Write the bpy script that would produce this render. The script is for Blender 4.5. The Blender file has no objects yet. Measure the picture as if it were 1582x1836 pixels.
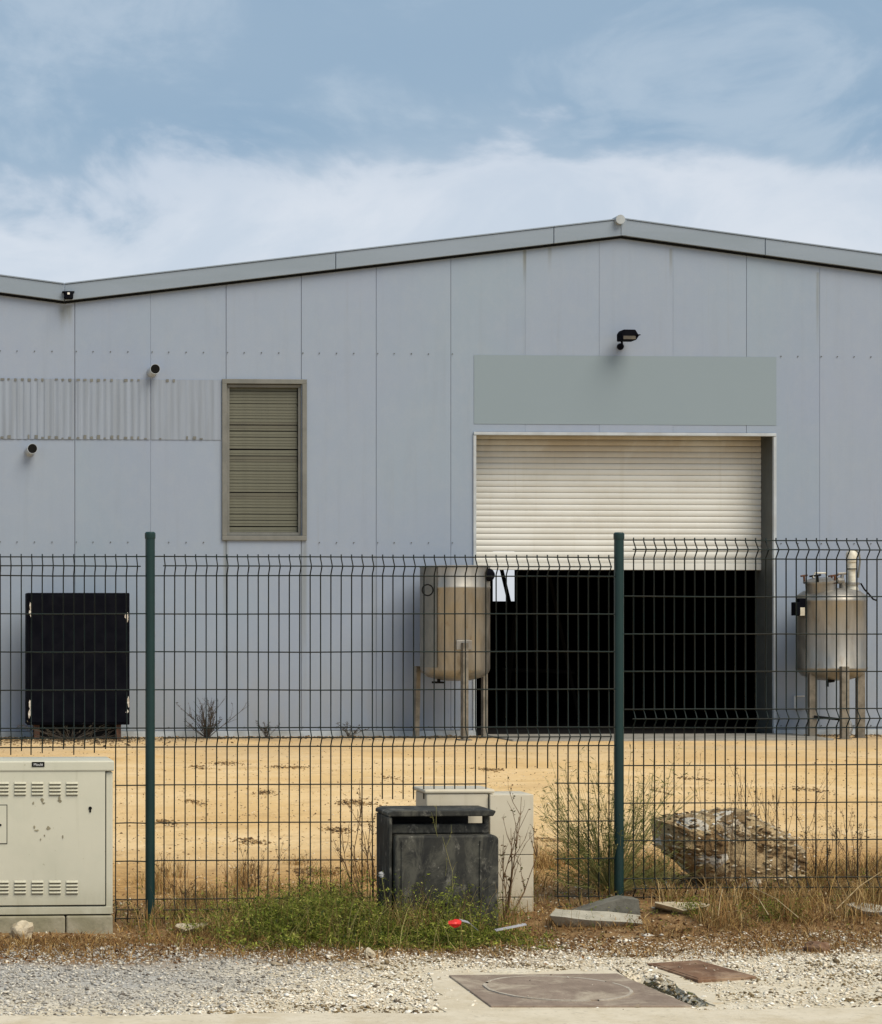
import bpy, bmesh, math, random
import numpy as np
from mathutils import Vector, Matrix, noise as mnoise

random.seed(7)
rng = np.random.default_rng(11)
scn = bpy.context.scene
COL = scn.collection

# ------------------------------------------------------------------ camera
F, XV, YH, EYE = 4000.0, -200.0, 1114.0, 1.54      # focal length and vanishing point, in photo pixels; eye height
TPSI = 0.0568
PSI = math.atan(TPSI)
PPX = XV + F * TPSI
cd = bpy.data.cameras.new('camera')
cam = bpy.data.objects.new('camera', cd)
COL.objects.link(cam)
cam.location = (0, 0, EYE)
cam.rotation_euler = (math.pi / 2, 0, -PSI)
cd.sensor_fit = 'VERTICAL'
cd.sensor_height = 36.0
cd.lens = F / 1836 * 36.0
cd.shift_x = (791 - PPX) / 1836
cd.shift_y = (YH - 918) / 1836
cd.clip_start = 0.1
cd.clip_end = 6000
scn.camera = cam

# ------------------------------------------------------------------ sky, sun, exposure
SUN_TO = Vector((0.34, -0.52, 0.80)).normalized()
sun_el = math.asin(SUN_TO.z)
sun_az = math.atan2(SUN_TO.x, SUN_TO.y)
world = bpy.data.worlds.new('World')
scn.world = world
world.use_nodes = True
wn, wl = world.node_tree.nodes, world.node_tree.links
wn.clear()


def wnode(t, **kw):
    n = wn.new(t)
    for k, v in kw.items():
        setattr(n, k, v)
    return n


out = wnode('ShaderNodeOutputWorld')
bg = wnode('ShaderNodeBackground')
bg.inputs['Strength'].default_value = 0.088
wl.new(bg.outputs[0], out.inputs[0])
sky = wnode('ShaderNodeTexSky', sky_type='NISHITA', sun_disc=False)
sky.sun_elevation = sun_el
sky.sun_rotation = sun_az
sky.dust_density = 2.0
tc = wnode('ShaderNodeTexCoord')
sep = wnode('ShaderNodeSeparateXYZ')
wl.new(tc.outputs['Generated'], sep.inputs[0])


def wnoise(scale, stretch, detail, rough, dist, off):
    m = wnode('ShaderNodeMapping')
    m.inputs['Scale'].default_value = (1, 1, stretch)
    m.inputs['Location'].default_value = off
    wl.new(tc.outputs['Generated'], m.inputs[0])
    n = wnode('ShaderNodeTexNoise')
    n.inputs['Scale'].default_value = scale
    n.inputs['Detail'].default_value = detail
    n.inputs['Roughness'].default_value = rough
    n.inputs['Distortion'].default_value = dist
    wl.new(m.outputs[0], n.inputs[0])
    return n.outputs[0]


def wmath(op, a, b, c=None):
    n = wnode('ShaderNodeMath', operation=op)
    for i, v in enumerate((a, b, c)):
        if v is None:
            continue
        if isinstance(v, (int, float)):
            n.inputs[i].default_value = v
        else:
            wl.new(v, n.inputs[i])
    return n.outputs[0]


def wrange(v, a, b, c=0.0, d=1.0):
    n = wnode('ShaderNodeMapRange', interpolation_type='SMOOTHERSTEP')
    wl.new(v, n.inputs[0])
    for i, q in enumerate((a, b, c, d)):
        n.inputs[i + 1].default_value = q
    return n.outputs[0]


def wmix(f, a, b):
    n = wnode('ShaderNodeMix', data_type='RGBA')
    if isinstance(f, float):
        n.inputs['Factor'].default_value = f
    else:
        wl.new(f, n.inputs['Factor'])
    for k, v in (('A', a), ('B', b)):
        s = [i for i in n.inputs if i.name == k and i.type == 'RGBA'][0]
        if isinstance(v, tuple):
            s.default_value = (*v, 1)
        else:
            wl.new(v, s)
    return [o for o in n.outputs if o.type == 'RGBA'][0]


n_big = wnoise(5.0, 1.6, 5.0, 0.5, 0.25, (0.31, 0.2, 0.1))
n_mid = wnoise(10.0, 1.7, 8.0, 0.58, 0.5, (1.7, 0.4, 0.9))
n_soft = wnoise(3.0, 2.5, 3.0, 0.5, 0.2, (3.1, 2.0, 0.3))
h = wmath('ADD', sep.outputs['Z'], wmath('MULTIPLY', wmath('SUBTRACT', n_big, 0.5), 0.13))
h = wmath('ADD', h, wmath('MULTIPLY', wmath('SUBTRACT', n_mid, 0.5), 0.11))
bank = wrange(h, 0.210, 0.178)                      # the low bank of bright cloud
veil = wrange(n_mid, 0.44, 0.72)
soft = wrange(n_soft, 0.35, 0.65)
high = wmix(soft, (1.02, 1.64, 2.32), (1.42, 1.96, 2.52))   # grey-blue cloud deck
high = wmix(wmath('MULTIPLY', veil, 0.6), high, (2.45, 2.85, 3.25))
white = wmix(wrange(n_mid, 0.3, 0.7), (2.75, 3.05, 3.45), (3.45, 3.6, 3.85))
clouds = wmix(bank, high, white)
skyc = wmix(0.88, sky.outputs[0], clouds)
wl.new(skyc, bg.inputs['Color'])

sd = bpy.data.lights.new('sun', 'SUN')
sd.energy = 1.5
sd.angle = math.radians(40)
sd.color = (1.0, 0.89, 0.71)
sun = bpy.data.objects.new('sun', sd)
COL.objects.link(sun)
sun.location = (20, -20, 30)
sun.rotation_euler = SUN_TO.to_track_quat('Z', 'Y').to_euler()

scn.view_settings.view_transform = 'Standard'
scn.view_settings.look = 'None'
scn.view_settings.exposure = 1.27
scn.view_settings.gamma = 1.0
scn.view_settings.use_curve_mapping = False

# ------------------------------------------------------------------ photo pixel -> point in the place
SP, CP = math.sin(PSI), math.cos(PSI)


def ray(px, py):
    dx, dz = (px - PPX) / F, (YH - py) / F
    return Vector((dx * CP + SP, CP - dx * SP, dz))


def P(px, py, Y):
    d = ray(px, py)
    return Vector((0, 0, EYE)) + d * (Y / d.y)


def G(px, py, z=-0.06):
    d = ray(px, py)
    return Vector((0, 0, EYE)) + d * ((z - EYE) / d.z)


def XX(px, Y):
    return P(px, YH, Y).x


def ZZ(px, py, Y):
    return P(px, py, Y).z


YF, YW = 11.67, 29.2        # fence plane, warehouse front

# ------------------------------------------------------------------ mesh helpers
class MB:
    def __init__(self):
        self.v, self.f = [], []

    def add(self, vs, fs):
        b = len(self.v)
        self.v += [tuple(p) for p in vs]
        self.f += [tuple(b + i for i in f) for f in fs]
        return self

    def box(self, x0, x1, y0, y1, z0, z1):
        return self.add([(x0, y0, z0), (x1, y0, z0), (x1, y1, z0), (x0, y1, z0), (x0, y0, z1), (x1, y0, z1), (x1, y1, z1), (x0, y1, z1)],
                        [(0, 3, 2, 1), (4, 5, 6, 7), (0, 1, 5, 4), (1, 2, 6, 5), (2, 3, 7, 6), (3, 0, 4, 7)])

    def prism(self, poly, y0, y1):            # polygon in x,z (counter-clockwise seen from -y), pulled along y
        n = len(poly)
        vs = [(x, y0, z) for x, z in poly] + [(x, y1, z) for x, z in poly]
        fs = [tuple(range(n)), tuple(range(2 * n - 1, n - 1, -1))]
        fs += [(i, i + n, (i + 1) % n + n, (i + 1) % n) for i in range(n)]
        return self.add(vs, fs)

    def slab(self, pts, thick):               # top polygon as 3-d points, counter-clockwise from above
        n = len(pts)
        vs = [tuple(p) for p in pts] + [(p[0], p[1], p[2] - thick) for p in pts]
        fs = [tuple(range(n)), tuple(range(2 * n - 1, n - 1, -1))]
        fs += [(i, i + n, (i + 1) % n + n, (i + 1) % n) for i in range(n)]
        return self.add(vs, fs)

    def tube(self, path, r, n=6, caps=True):
        path = [Vector(p) for p in path]
        rs = r if isinstance(r, (list, tuple)) else [r] * len(path)
        rings = []
        up = Vector((0.13, 0.21, 0.97))
        for i, p in enumerate(path):
            t = (path[min(i + 1, len(path) - 1)] - path[max(i - 1, 0)]).normalized()
            a = t.cross(up)
            if a.length < 1e-3:
                a = t.cross(Vector((1, 0, 0)))
            a.normalize()
            b = t.cross(a)
            rings.append([p + (a * math.cos(2 * math.pi * k / n) + b * math.sin(2 * math.pi * k / n)) * rs[i] for k in range(n)])
        vs = [q for ring in rings for q in ring]
        fs = []
        for i in range(len(path) - 1):
            for k in range(n):
                k2 = (k + 1) % n
                fs.append((i * n + k, i * n + k2, (i + 1) * n + k2, (i + 1) * n + k))
        if caps:
            fs.append(tuple(range(n - 1, -1, -1)))
            fs.append(tuple(range((len(path) - 1) * n, len(path) * n)))
        return self.add(vs, fs)

    def lathe(self, prof, c, n=32, a0=0.0, a1=2 * math.pi):   # profile of (radius, z) round a vertical axis
        full = abs(a1 - a0 - 2 * math.pi) < 1e-6
        m = n if full else n + 1
        vs, fs = [], []
        for r, z in prof:
            for k in range(m):
                a = a0 + (a1 - a0) * k / n
                vs.append((c[0] + r * math.cos(a), c[1] + r * math.sin(a), c[2] + z))
        for i in range(len(prof) - 1):
            for k in range(n if full else n):
                k2 = (k + 1) % m
                fs.append((i * m + k, i * m + k2, (i + 1) * m + k2, (i + 1) * m + k))
        return self.add(vs, fs)

    def torus(self, c, R, r, axis='y', n=24, k=8):
        pts = []
        for i in range(n):
            a = 2 * math.pi * i / n
            for j in range(k):
                b = 2 * math.pi * j / k
                u = (R + r * math.cos(b)) * math.cos(a)
                w = (R + r * math.cos(b)) * math.sin(a)
                t = r * math.sin(b)
                pts.append((c[0] + u, c[1] + t, c[2] + w) if axis == 'y' else (c[0] + u, c[1] + w, c[2] + t))
        fs = [(i * k + j, ((i + 1) % n) * k + j, ((i + 1) % n) * k + (j + 1) % k, i * k + (j + 1) % k) for i in range(n) for j in range(k)]
        return self.add(pts, fs)


ORG = {}


def origin(p):
    return ORG.get(p.name, Vector((0, 0, 0))) if p is not None else Vector((0, 0, 0))


def obj(name, mb, mat, parent=None, smooth=False, bevel=0.0, recalc=True, label=None):
    o0 = origin(parent)
    me = bpy.data.meshes.new(name)
    me.from_pydata([(x - o0.x, y - o0.y, z - o0.z) for x, y, z in mb.v], [], mb.f)
    if recalc:
        bm = bmesh.new()
        bm.from_mesh(me)
        bmesh.ops.recalc_face_normals(bm, faces=bm.faces)
        bm.to_mesh(me)
        bm.free()
    if smooth:
        me.shade_smooth()
        try:
            me.set_sharp_from_angle(angle=math.radians(38))
        except Exception:
            pass
    me.materials.append(mat)
    o = bpy.data.objects.new(name, me)
    COL.objects.link(o)
    if parent is not None:
        o.parent = parent
        ORG[o.name] = o0
    if bevel:
        b = o.modifiers.new('bevel', 'BEVEL')
        b.width = bevel
        b.segments = 2
        b.limit_method = 'ANGLE'
    if label:
        o['label'] = label
    return o


def tag(o, label, cat, group=None, kind=None):
    o['label'] = label
    o['category'] = cat
    if group:
        o['group'] = group
    if kind:
        o['kind'] = kind
    return o


def thing(name, label, cat, loc, group=None):
    e = bpy.data.objects.new(name, None)
    e.empty_display_size = 0.2
    COL.objects.link(e)
    e.location = loc
    ORG[e.name] = Vector(loc)
    return tag(e, label, cat, group)


def struct(name, mb, mat, **kw):
    o = obj(name, mb, mat, **kw)
    o['kind'] = 'structure'
    return o


def np_obj(name, V, Fq, mat, colors=None, smooth=False):
    """big meshes: V (n,3), Fq (m,k) one polygon size; colors per vertex (n,3)"""
    me = bpy.data.meshes.new(name)
    k = Fq.shape[1]
    me.vertices.add(len(V))
    me.vertices.foreach_set('co', np.ascontiguousarray(V, dtype=np.float32).ravel())
    me.loops.add(Fq.size)
    me.loops.foreach_set('vertex_index', np.ascontiguousarray(Fq, dtype=np.int32).ravel())
    me.polygons.add(len(Fq))
    me.polygons.foreach_set('loop_start', np.arange(0, Fq.size, k, dtype=np.int32))
    me.update(calc_edges=True)
    if colors is not None:
        at = me.color_attributes.new('tint', 'FLOAT_COLOR', 'POINT')
        c4 = np.ones((len(V), 4), dtype=np.float32)
        c4[:, :3] = colors
        at.data.foreach_set('color', c4.ravel())
    if smooth:
        me.shade_smooth()
    me.validate()
    me.materials.append(mat)
    o = bpy.data.objects.new(name, me)
    COL.objects.link(o)
    return o


# ------------------------------------------------------------------ materials
def srgb(r, g, b):
    def f(c):
        c /= 255.0
        return c / 12.92 if c <= 0.04045 else ((c + 0.055) / 1.055) ** 2.4
    return (f(r), f(g), f(b))


class MT:
    def __init__(self, name):
        self.m = bpy.data.materials.new(name)
        self.m.use_nodes = True
        self.n, self.l = self.m.node_tree.nodes, self.m.node_tree.links
        self.b = self.n['Principled BSDF']
        self.tc = self.n.new('ShaderNodeTexCoord')

    def node(self, t, **kw):
        n = self.n.new(t)
        for k, v in kw.items():
            setattr(n, k, v)
        return n

    def _in(self, s, v):
        if v is None:
            return
        if isinstance(v, (int, float)):
            s.default_value = v
        elif isinstance(v, tuple):
            s.default_value = (*v, 1) if len(v) == 3 and s.type == 'RGBA' else v
        else:
            self.l.new(v, s)

    def noise(self, scale, detail=4, rough=0.55, dist=0.0, stretch=(1, 1, 1), off=(0, 0, 0)):
        m = self.node('ShaderNodeMapping')
        m.inputs['Scale'].default_value = stretch
        m.inputs['Location'].default_value = off
        self.l.new(self.tc.outputs['Object'], m.inputs[0])
        n = self.node('ShaderNodeTexNoise')
        n.inputs['Scale'].default_value = scale
        n.inputs['Detail'].default_value = detail
        n.inputs['Roughness'].default_value = rough
        n.inputs['Distortion'].default_value = dist
        self.l.new(m.outputs[0], n.inputs[0])
        return n.outputs[0]

    def voro(self, scale, feature='F1', stretch=(1, 1, 1)):
        m = self.node('ShaderNodeMapping')
        m.inputs['Scale'].default_value = stretch
        self.l.new(self.tc.outputs['Object'], m.inputs[0])
        n = self.node('ShaderNodeTexVoronoi', feature=feature)
        n.inputs['Scale'].default_value = scale
        self.l.new(m.outputs[0], n.inputs[0])
        return n

    def range(self, v, a, b, c=0.0, d=1.0):
        n = self.node('ShaderNodeMapRange', interpolation_type='SMOOTHSTEP')
        self._in(n.inputs[0], v)
        for i, q in enumerate((a, b, c, d)):
            n.inputs[i + 1].default_value = q
        return n.outputs[0]

    def math(self, op, a, b=None):
        n = self.node('ShaderNodeMath', operation=op)
        self._in(n.inputs[0], a)
        self._in(n.inputs[1], b)
        return n.outputs[0]

    def mix(self, f, a, b, blend='MIX'):
        n = self.node('ShaderNodeMix', data_type='RGBA', blend_type=blend)
        self._in(n.inputs['Factor'], f)
        self._in([i for i in n.inputs if i.name == 'A' and i.type == 'RGBA'][0], a)
        self._in([i for i in n.inputs if i.name == 'B' and i.type == 'RGBA'][0], b)
        return [o for o in n.outputs if o.type == 'RGBA'][0]

    def pos(self):
        s = self.node('ShaderNodeSeparateXYZ')
        self.l.new(self.tc.outputs['Object'], s.inputs[0])
        return s.outputs

    def attr(self, name='tint'):
        a = self.node('ShaderNodeAttribute')
        a.attribute_name = name
        return a.outputs['Color']

    def bump(self, hgt, strength=0.3, dist=0.01):
        n = self.node('ShaderNodeBump')
        n.inputs['Strength'].default_value = strength
        n.inputs['Distance'].default_value = dist
        self.l.new(hgt, n.inputs['Height'])
        self.l.new(n.outputs[0], self.b.inputs['Normal'])

    def done(self, color, rough=0.6, metal=0.0, spec=None):
        self._in(self.b.inputs['Base Color'], color)
        self._in(self.b.inputs['Roughness'], rough)
        self._in(self.b.inputs['Metallic'], metal)
        if spec is not None:
            self.b.inputs['Specular IOR Level'].default_value = spec
        return self.m


def simple(name, c1, c2=None, scale=6.0, rough=0.6, metal=0.0, bump=0.0, stretch=(1, 1, 1), lo=0.35, hi=0.65, spec=None):
    t = MT(name)
    c2 = c2 or tuple(c * 0.8 for c in c1)
    n = t.noise(scale, 6, 0.6, 0.2, stretch)
    if bump:
        t.bump(t.noise(scale * 4, 5, 0.6, 0, stretch), bump, 0.01)
    return t.done(t.mix(t.range(n, lo, hi), c1, c2), rough, metal, spec)


_bx = XX(1115, 29.2)
STREAKS = [(XX(405, YW) - _bx, 0.05, 0.3, ZZ(475, 969, YW), 0.5), (XX(545, YW) - _bx, 0.06, 0.0, ZZ(475, 969, YW), 0.6), (XX(941, YW) - _bx, 0.035, 5.9, 6.46, 0.8), (XX(986, YW) - _bx, 0.04, 6.1, 6.5, 0.6), (XX(1203, YW) - _bx, 0.03, 6.0, 6.5, 0.6), (XX(1466, YW) - _bx, 0.03, 5.0, 6.2, 0.6), (XX(118, YW) - _bx, 0.12, 5.3, 5.68, 0.8), (XX(673, YW) - _bx, 0.05, 0.3, 2.4, 0.35)]


def mat_wall():
    t = MT('painted_wall_panel')
    base = t.mix(t.range(t.noise(0.35, 3, 0.5), 0.3, 0.7), (0.242, 0.294, 0.400), (0.242, 0.306, 0.388))
    oi = t.node('ShaderNodeObjectInfo')
    base = t.mix(t.math('MULTIPLY', t.range(oi.outputs['Random'], 0.0, 1.0), 0.5), base, (0.268, 0.316, 0.412))
    streak = t.range(t.noise(2.2, 6, 0.62, 0.3, (3.0, 3.0, 0.16)), 0.48, 0.78)
    base = t.mix(t.math('MULTIPLY', streak, 0.26), base, (0.212, 0.248, 0.298))
    rain = t.range(t.noise(7, 4, 0.6, 0.2, (2.5, 2.5, 0.06), (2, 0, 7)), 0.60, 0.78)
    base = t.mix(t.math('MULTIPLY', rain, 0.20), base, (0.22, 0.235, 0.24))
    mott = t.range(t.noise(5.5, 6, 0.7, 0.3, (1, 1, 0.8), (1, 6, 3)), 0.42, 0.66)
    base = t.mix(t.math('MULTIPLY', mott, 0.16), base, (0.31, 0.35, 0.41))
    z = t.pos()[2]
    low = t.math('MULTIPLY', t.range(z, 1.6, 0.15), t.range(t.noise(1.5, 5, 0.6, 0.3, (1, 1, 0.5)), 0.3, 0.65))
    base = t.mix(t.math('MULTIPLY', low, 0.40), base, (0.27, 0.265, 0.245))   # splashed dirt near the ground
    x = t.pos()[0]
    for sx_, w_, z0_, z1_, amt in STREAKS:                                     # run-off stains below frames and joints
        d_ = t.math('ABSOLUTE', t.math('SUBTRACT', x, sx_))
        m_ = t.math('MULTIPLY', t.range(d_, w_, w_ * 0.25), t.math('MULTIPLY', t.range(z, z1_ + 0.02, z1_), t.range(z, z0_, z1_)))
        m_ = t.math('MULTIPLY', m_, t.range(t.noise(4, 5, 0.6, 0, (2, 2, 0.3)), 0.25, 0.6))
        base = t.mix(t.math('MULTIPLY', m_, amt), base, (0.15, 0.16, 0.135))
    fine = t.noise(45, 3, 0.6)
    base = t.mix(t.math('MULTIPLY', t.range(fine, 0.35, 0.7), 0.10), base, (0.22, 0.25, 0.29))
    t.bump(t.noise(3, 3, 0.5, 0, (1, 1, 0.5)), 0.12, 0.02)
    return t.done(base, t.range(t.noise(3, 3), 0.3, 0.7, 0.40, 0.58), 0.0, 0.35)


def mat_ground():
    t = MT('bare_ground')
    x, y, z = t.pos()
    wob = t.math('MULTIPLY', t.math('SUBTRACT', t.noise(1.1, 4, 0.6), 0.5), 1.6)
    yy = t.math('ADD', y, wob)
    xx = t.math('ADD', x, t.math('MULTIPLY', wob, 0.9))
    # sandy yard
    yard = t.mix(t.range(t.noise(0.8, 5, 0.6), 0.35, 0.65), (0.76, 0.555, 0.305), (0.68, 0.47, 0.225))
    yard = t.mix(t.math('MULTIPLY', t.range(t.noise(1.3, 6, 0.65, 0.8, (0.8, 1.2, 1)), 0.52, 0.70), 0.45), yard, (0.38, 0.24, 0.11))
    yard = t.mix(t.math('MULTIPLY', t.range(t.noise(14, 5, 0.65, 0.3), 0.5, 0.75), 0.4), yard, (0.80, 0.67, 0.46))
    yard = t.mix(t.math('MULTIPLY', t.range(t.noise(5, 6, 0.7, 0.6, (0.8, 1.0, 1), (3, 3, 3)), 0.60, 0.70), 0.7), yard, (0.27, 0.16, 0.07))
    yard = t.mix(t.math('MULTIPLY', t.range(t.noise(0.33, 5, 0.6, 0.5), 0.42, 0.66), 0.55), yard, (0.60, 0.38, 0.155))
    back = t.math('MULTIPLY', t.range(y, 22.5, 27.5), t.range(t.noise(0.6, 5, 0.6, 0.3), 0.3, 0.6))
    yard = t.mix(t.math('MULTIPLY', back, 0.55), yard, (0.43, 0.33, 0.21))
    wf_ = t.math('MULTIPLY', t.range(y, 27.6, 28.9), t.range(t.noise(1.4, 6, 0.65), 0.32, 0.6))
    yard = t.mix(t.math('MULTIPLY', wf_, 0.75), yard, (0.17, 0.13, 0.085))     # darker in patches towards the wall foot
    # pale limestone fines in front
    pale = t.mix(t.range(t.noise(5, 5, 0.6), 0.35, 0.65), (0.72, 0.65, 0.52), (0.62, 0.54, 0.40))
    pale = t.mix(t.math('MULTIPLY', t.range(t.noise(60, 3, 0.6), 0.45, 0.7), 0.5), pale, (0.30, 0.25, 0.17))
    grey = t.mix(t.range(t.noise(40, 4, 0.6), 0.35, 0.65), (0.36, 0.345, 0.32), (0.47, 0.45, 0.41))
    front = t.mix(t.math('MULTIPLY', t.range(xx, 1.9, 1.2), t.range(yy, 9.0, 9.9)), pale, grey)
    soil = t.mix(t.range(t.noise(12, 6, 0.65), 0.35, 0.65), (0.17, 0.10, 0.048), (0.29, 0.185, 0.09))
    c = t.mix(t.range(yy, 10.15, 10.7), front, soil)
    rust = t.mix(t.range(t.noise(10, 6, 0.65), 0.35, 0.65), (0.50, 0.30, 0.115), (0.34, 0.195, 0.075))
    c = t.mix(t.range(yy, 11.9, 13.0), c, rust)
    c = t.mix(t.range(yy, 13.2, 16.0), c, yard)
    t.bump(t.math('ADD', t.noise(35, 5, 0.6), t.math('MULTIPLY', t.noise(6, 4, 0.6), 1.5)), 0.6, 0.03)
    return t.done(c, 0.95, 0, 0.1)


def mat_tint(name, rough=0.8, spec=0.2, trans=0.0):
    t = MT(name)
    m = t.done(t.attr(), rough, 0, spec)
    if trans:
        tr = t.node('ShaderNodeBsdfTranslucent')
        t.l.new(t.attr(), tr.inputs['Color'])
        mx = t.node('ShaderNodeMixShader')
        mx.inputs[0].default_value = trans
        o = t.n['Material Output']
        t.l.new(t.b.outputs[0], mx.inputs[1])
        t.l.new(tr.outputs[0], mx.inputs[2])
        t.l.new(mx.outputs[0], o.inputs[0])
    return m


def mat_steel(name, warm):
    t = MT(name)
    n = t.noise(3, 5, 0.6, 0.3, (2, 2, 0.35))
    c = t.mix(t.range(n, 0.35, 0.7), warm, tuple(q * 0.72 for q in warm))
    c = t.mix(t.math('MULTIPLY', t.range(t.noise(9, 6, 0.65, 0.2, (1, 1, 0.4)), 0.55, 0.75), 0.5), c, (0.20, 0.15, 0.10))
    t.bump(t.noise(30, 3, 0.5, 0, (1, 1, 0.2)), 0.05, 0.005)
    return t.done(c, t.range(t.noise(6, 4), 0.3, 0.7, 0.40, 0.58), 0.85)


def mat_cabinet(name, c1, c2, dirt):
    t = MT(name)
    c = t.mix(t.range(t.noise(2.5, 5, 0.6), 0.35, 0.7), c1, c2)
    z = t.pos()[2]
    low = t.math('MULTIPLY', t.range(z, 0.32, 0.0), t.range(t.noise(7, 6, 0.65, 0.4, (1, 1, 0.5)), 0.3, 0.65))
    c = t.mix(t.math('MULTIPLY', low, 0.55), c, dirt)
    sp = t.range(t.noise(38, 3, 0.6), 0.68, 0.76)
    c = t.mix(t.math('MULTIPLY', sp, 0.5), c, dirt)
    st = t.range(t.noise(9, 5, 0.6, 0.2, (2.5, 2.5, 0.15)), 0.55, 0.8)
    c = t.mix(t.math('MULTIPLY', st, 0.22), c, dirt)
    t.bump(t.noise(90, 2), 0.06, 0.003)
    return t.done(c, 0.5, 0, 0.35)


def mat_darkbox():
    t = MT('weathered_black_plastic')
    c = t.mix(t.range(t.noise(7, 6, 0.65, 0.3), 0.3, 0.7), (0.014, 0.015, 0.016), (0.036, 0.036, 0.032))
    st = t.range(t.noise(4.5, 8, 0.75, 0.7, (2.0, 2.0, 0.8)), 0.44, 0.66)
    c = t.mix(t.math('MULTIPLY', st, 0.75), c, (0.10, 0.098, 0.08))
    st = t.range(t.noise(16, 6, 0.7, 0.4, (1, 1, 0.7), (5, 2, 1)), 0.55, 0.68)
    c = t.mix(t.math('MULTIPLY', st, 0.6), c, (0.22, 0.21, 0.18))
    sp = t.range(t.noise(45, 4, 0.6), 0.66, 0.74)
    c = t.mix(t.math('MULTIPLY', sp, 0.7), c, (0.26, 0.25, 0.22))
    t.bump(t.noise(30, 5), 0.2, 0.005)
    return t.done(c, 0.75, 0, 0.25)


def mat_concrete(name, c1, c2, scale=7.0, dust=None):
    t = MT(name)
    c = t.mix(t.range(t.noise(scale, 6, 0.65), 0.35, 0.68), c1, c2)
    c = t.mix(t.math('MULTIPLY', t.range(t.noise(scale * 8, 4, 0.6), 0.55, 0.72), 0.5), c, tuple(q * 0.55 for q in c1))
    if dust:
        d = t.range(t.noise(3.2, 8, 0.72, 0.6), 0.46, 0.68)
        c = t.mix(t.math('MULTIPLY', d, 0.75), c, dust)
    t.bump(t.noise(scale * 6, 6, 0.65), 0.4, 0.01)
    return t.done(c, 0.9, 0, 0.15)


def mat_boulder():
    t = MT('rubble_conglomerate')
    v = t.voro(11)
    rnd = t.node('ShaderNodeSeparateColor')
    t.l.new(v.outputs['Color'], rnd.inputs[0])
    c = t.mix(t.range(rnd.outputs[0], 0.0, 1.0), (0.24, 0.155, 0.075), (0.52, 0.39, 0.22))
    c = t.mix(t.range(rnd.outputs[1], 0.82, 0.9), c, (0.62, 0.57, 0.48))
    c = t.mix(t.math('MULTIPLY', t.range(t.noise(3, 6, 0.7), 0.5, 0.66), 0.6), c, (0.25, 0.165, 0.085))
    c = t.mix(t.math('MULTIPLY', t.range(t.noise(40, 4, 0.65), 0.5, 0.7), 0.5), c, (0.09, 0.06, 0.035))
    t.bump(t.math('ADD', t.math('MULTIPLY', v.outputs['Distance'], -2.0), t.noise(35, 5)), 0.9, 0.03)
    return t.done(c, 0.95, 0, 0.1)


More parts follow.
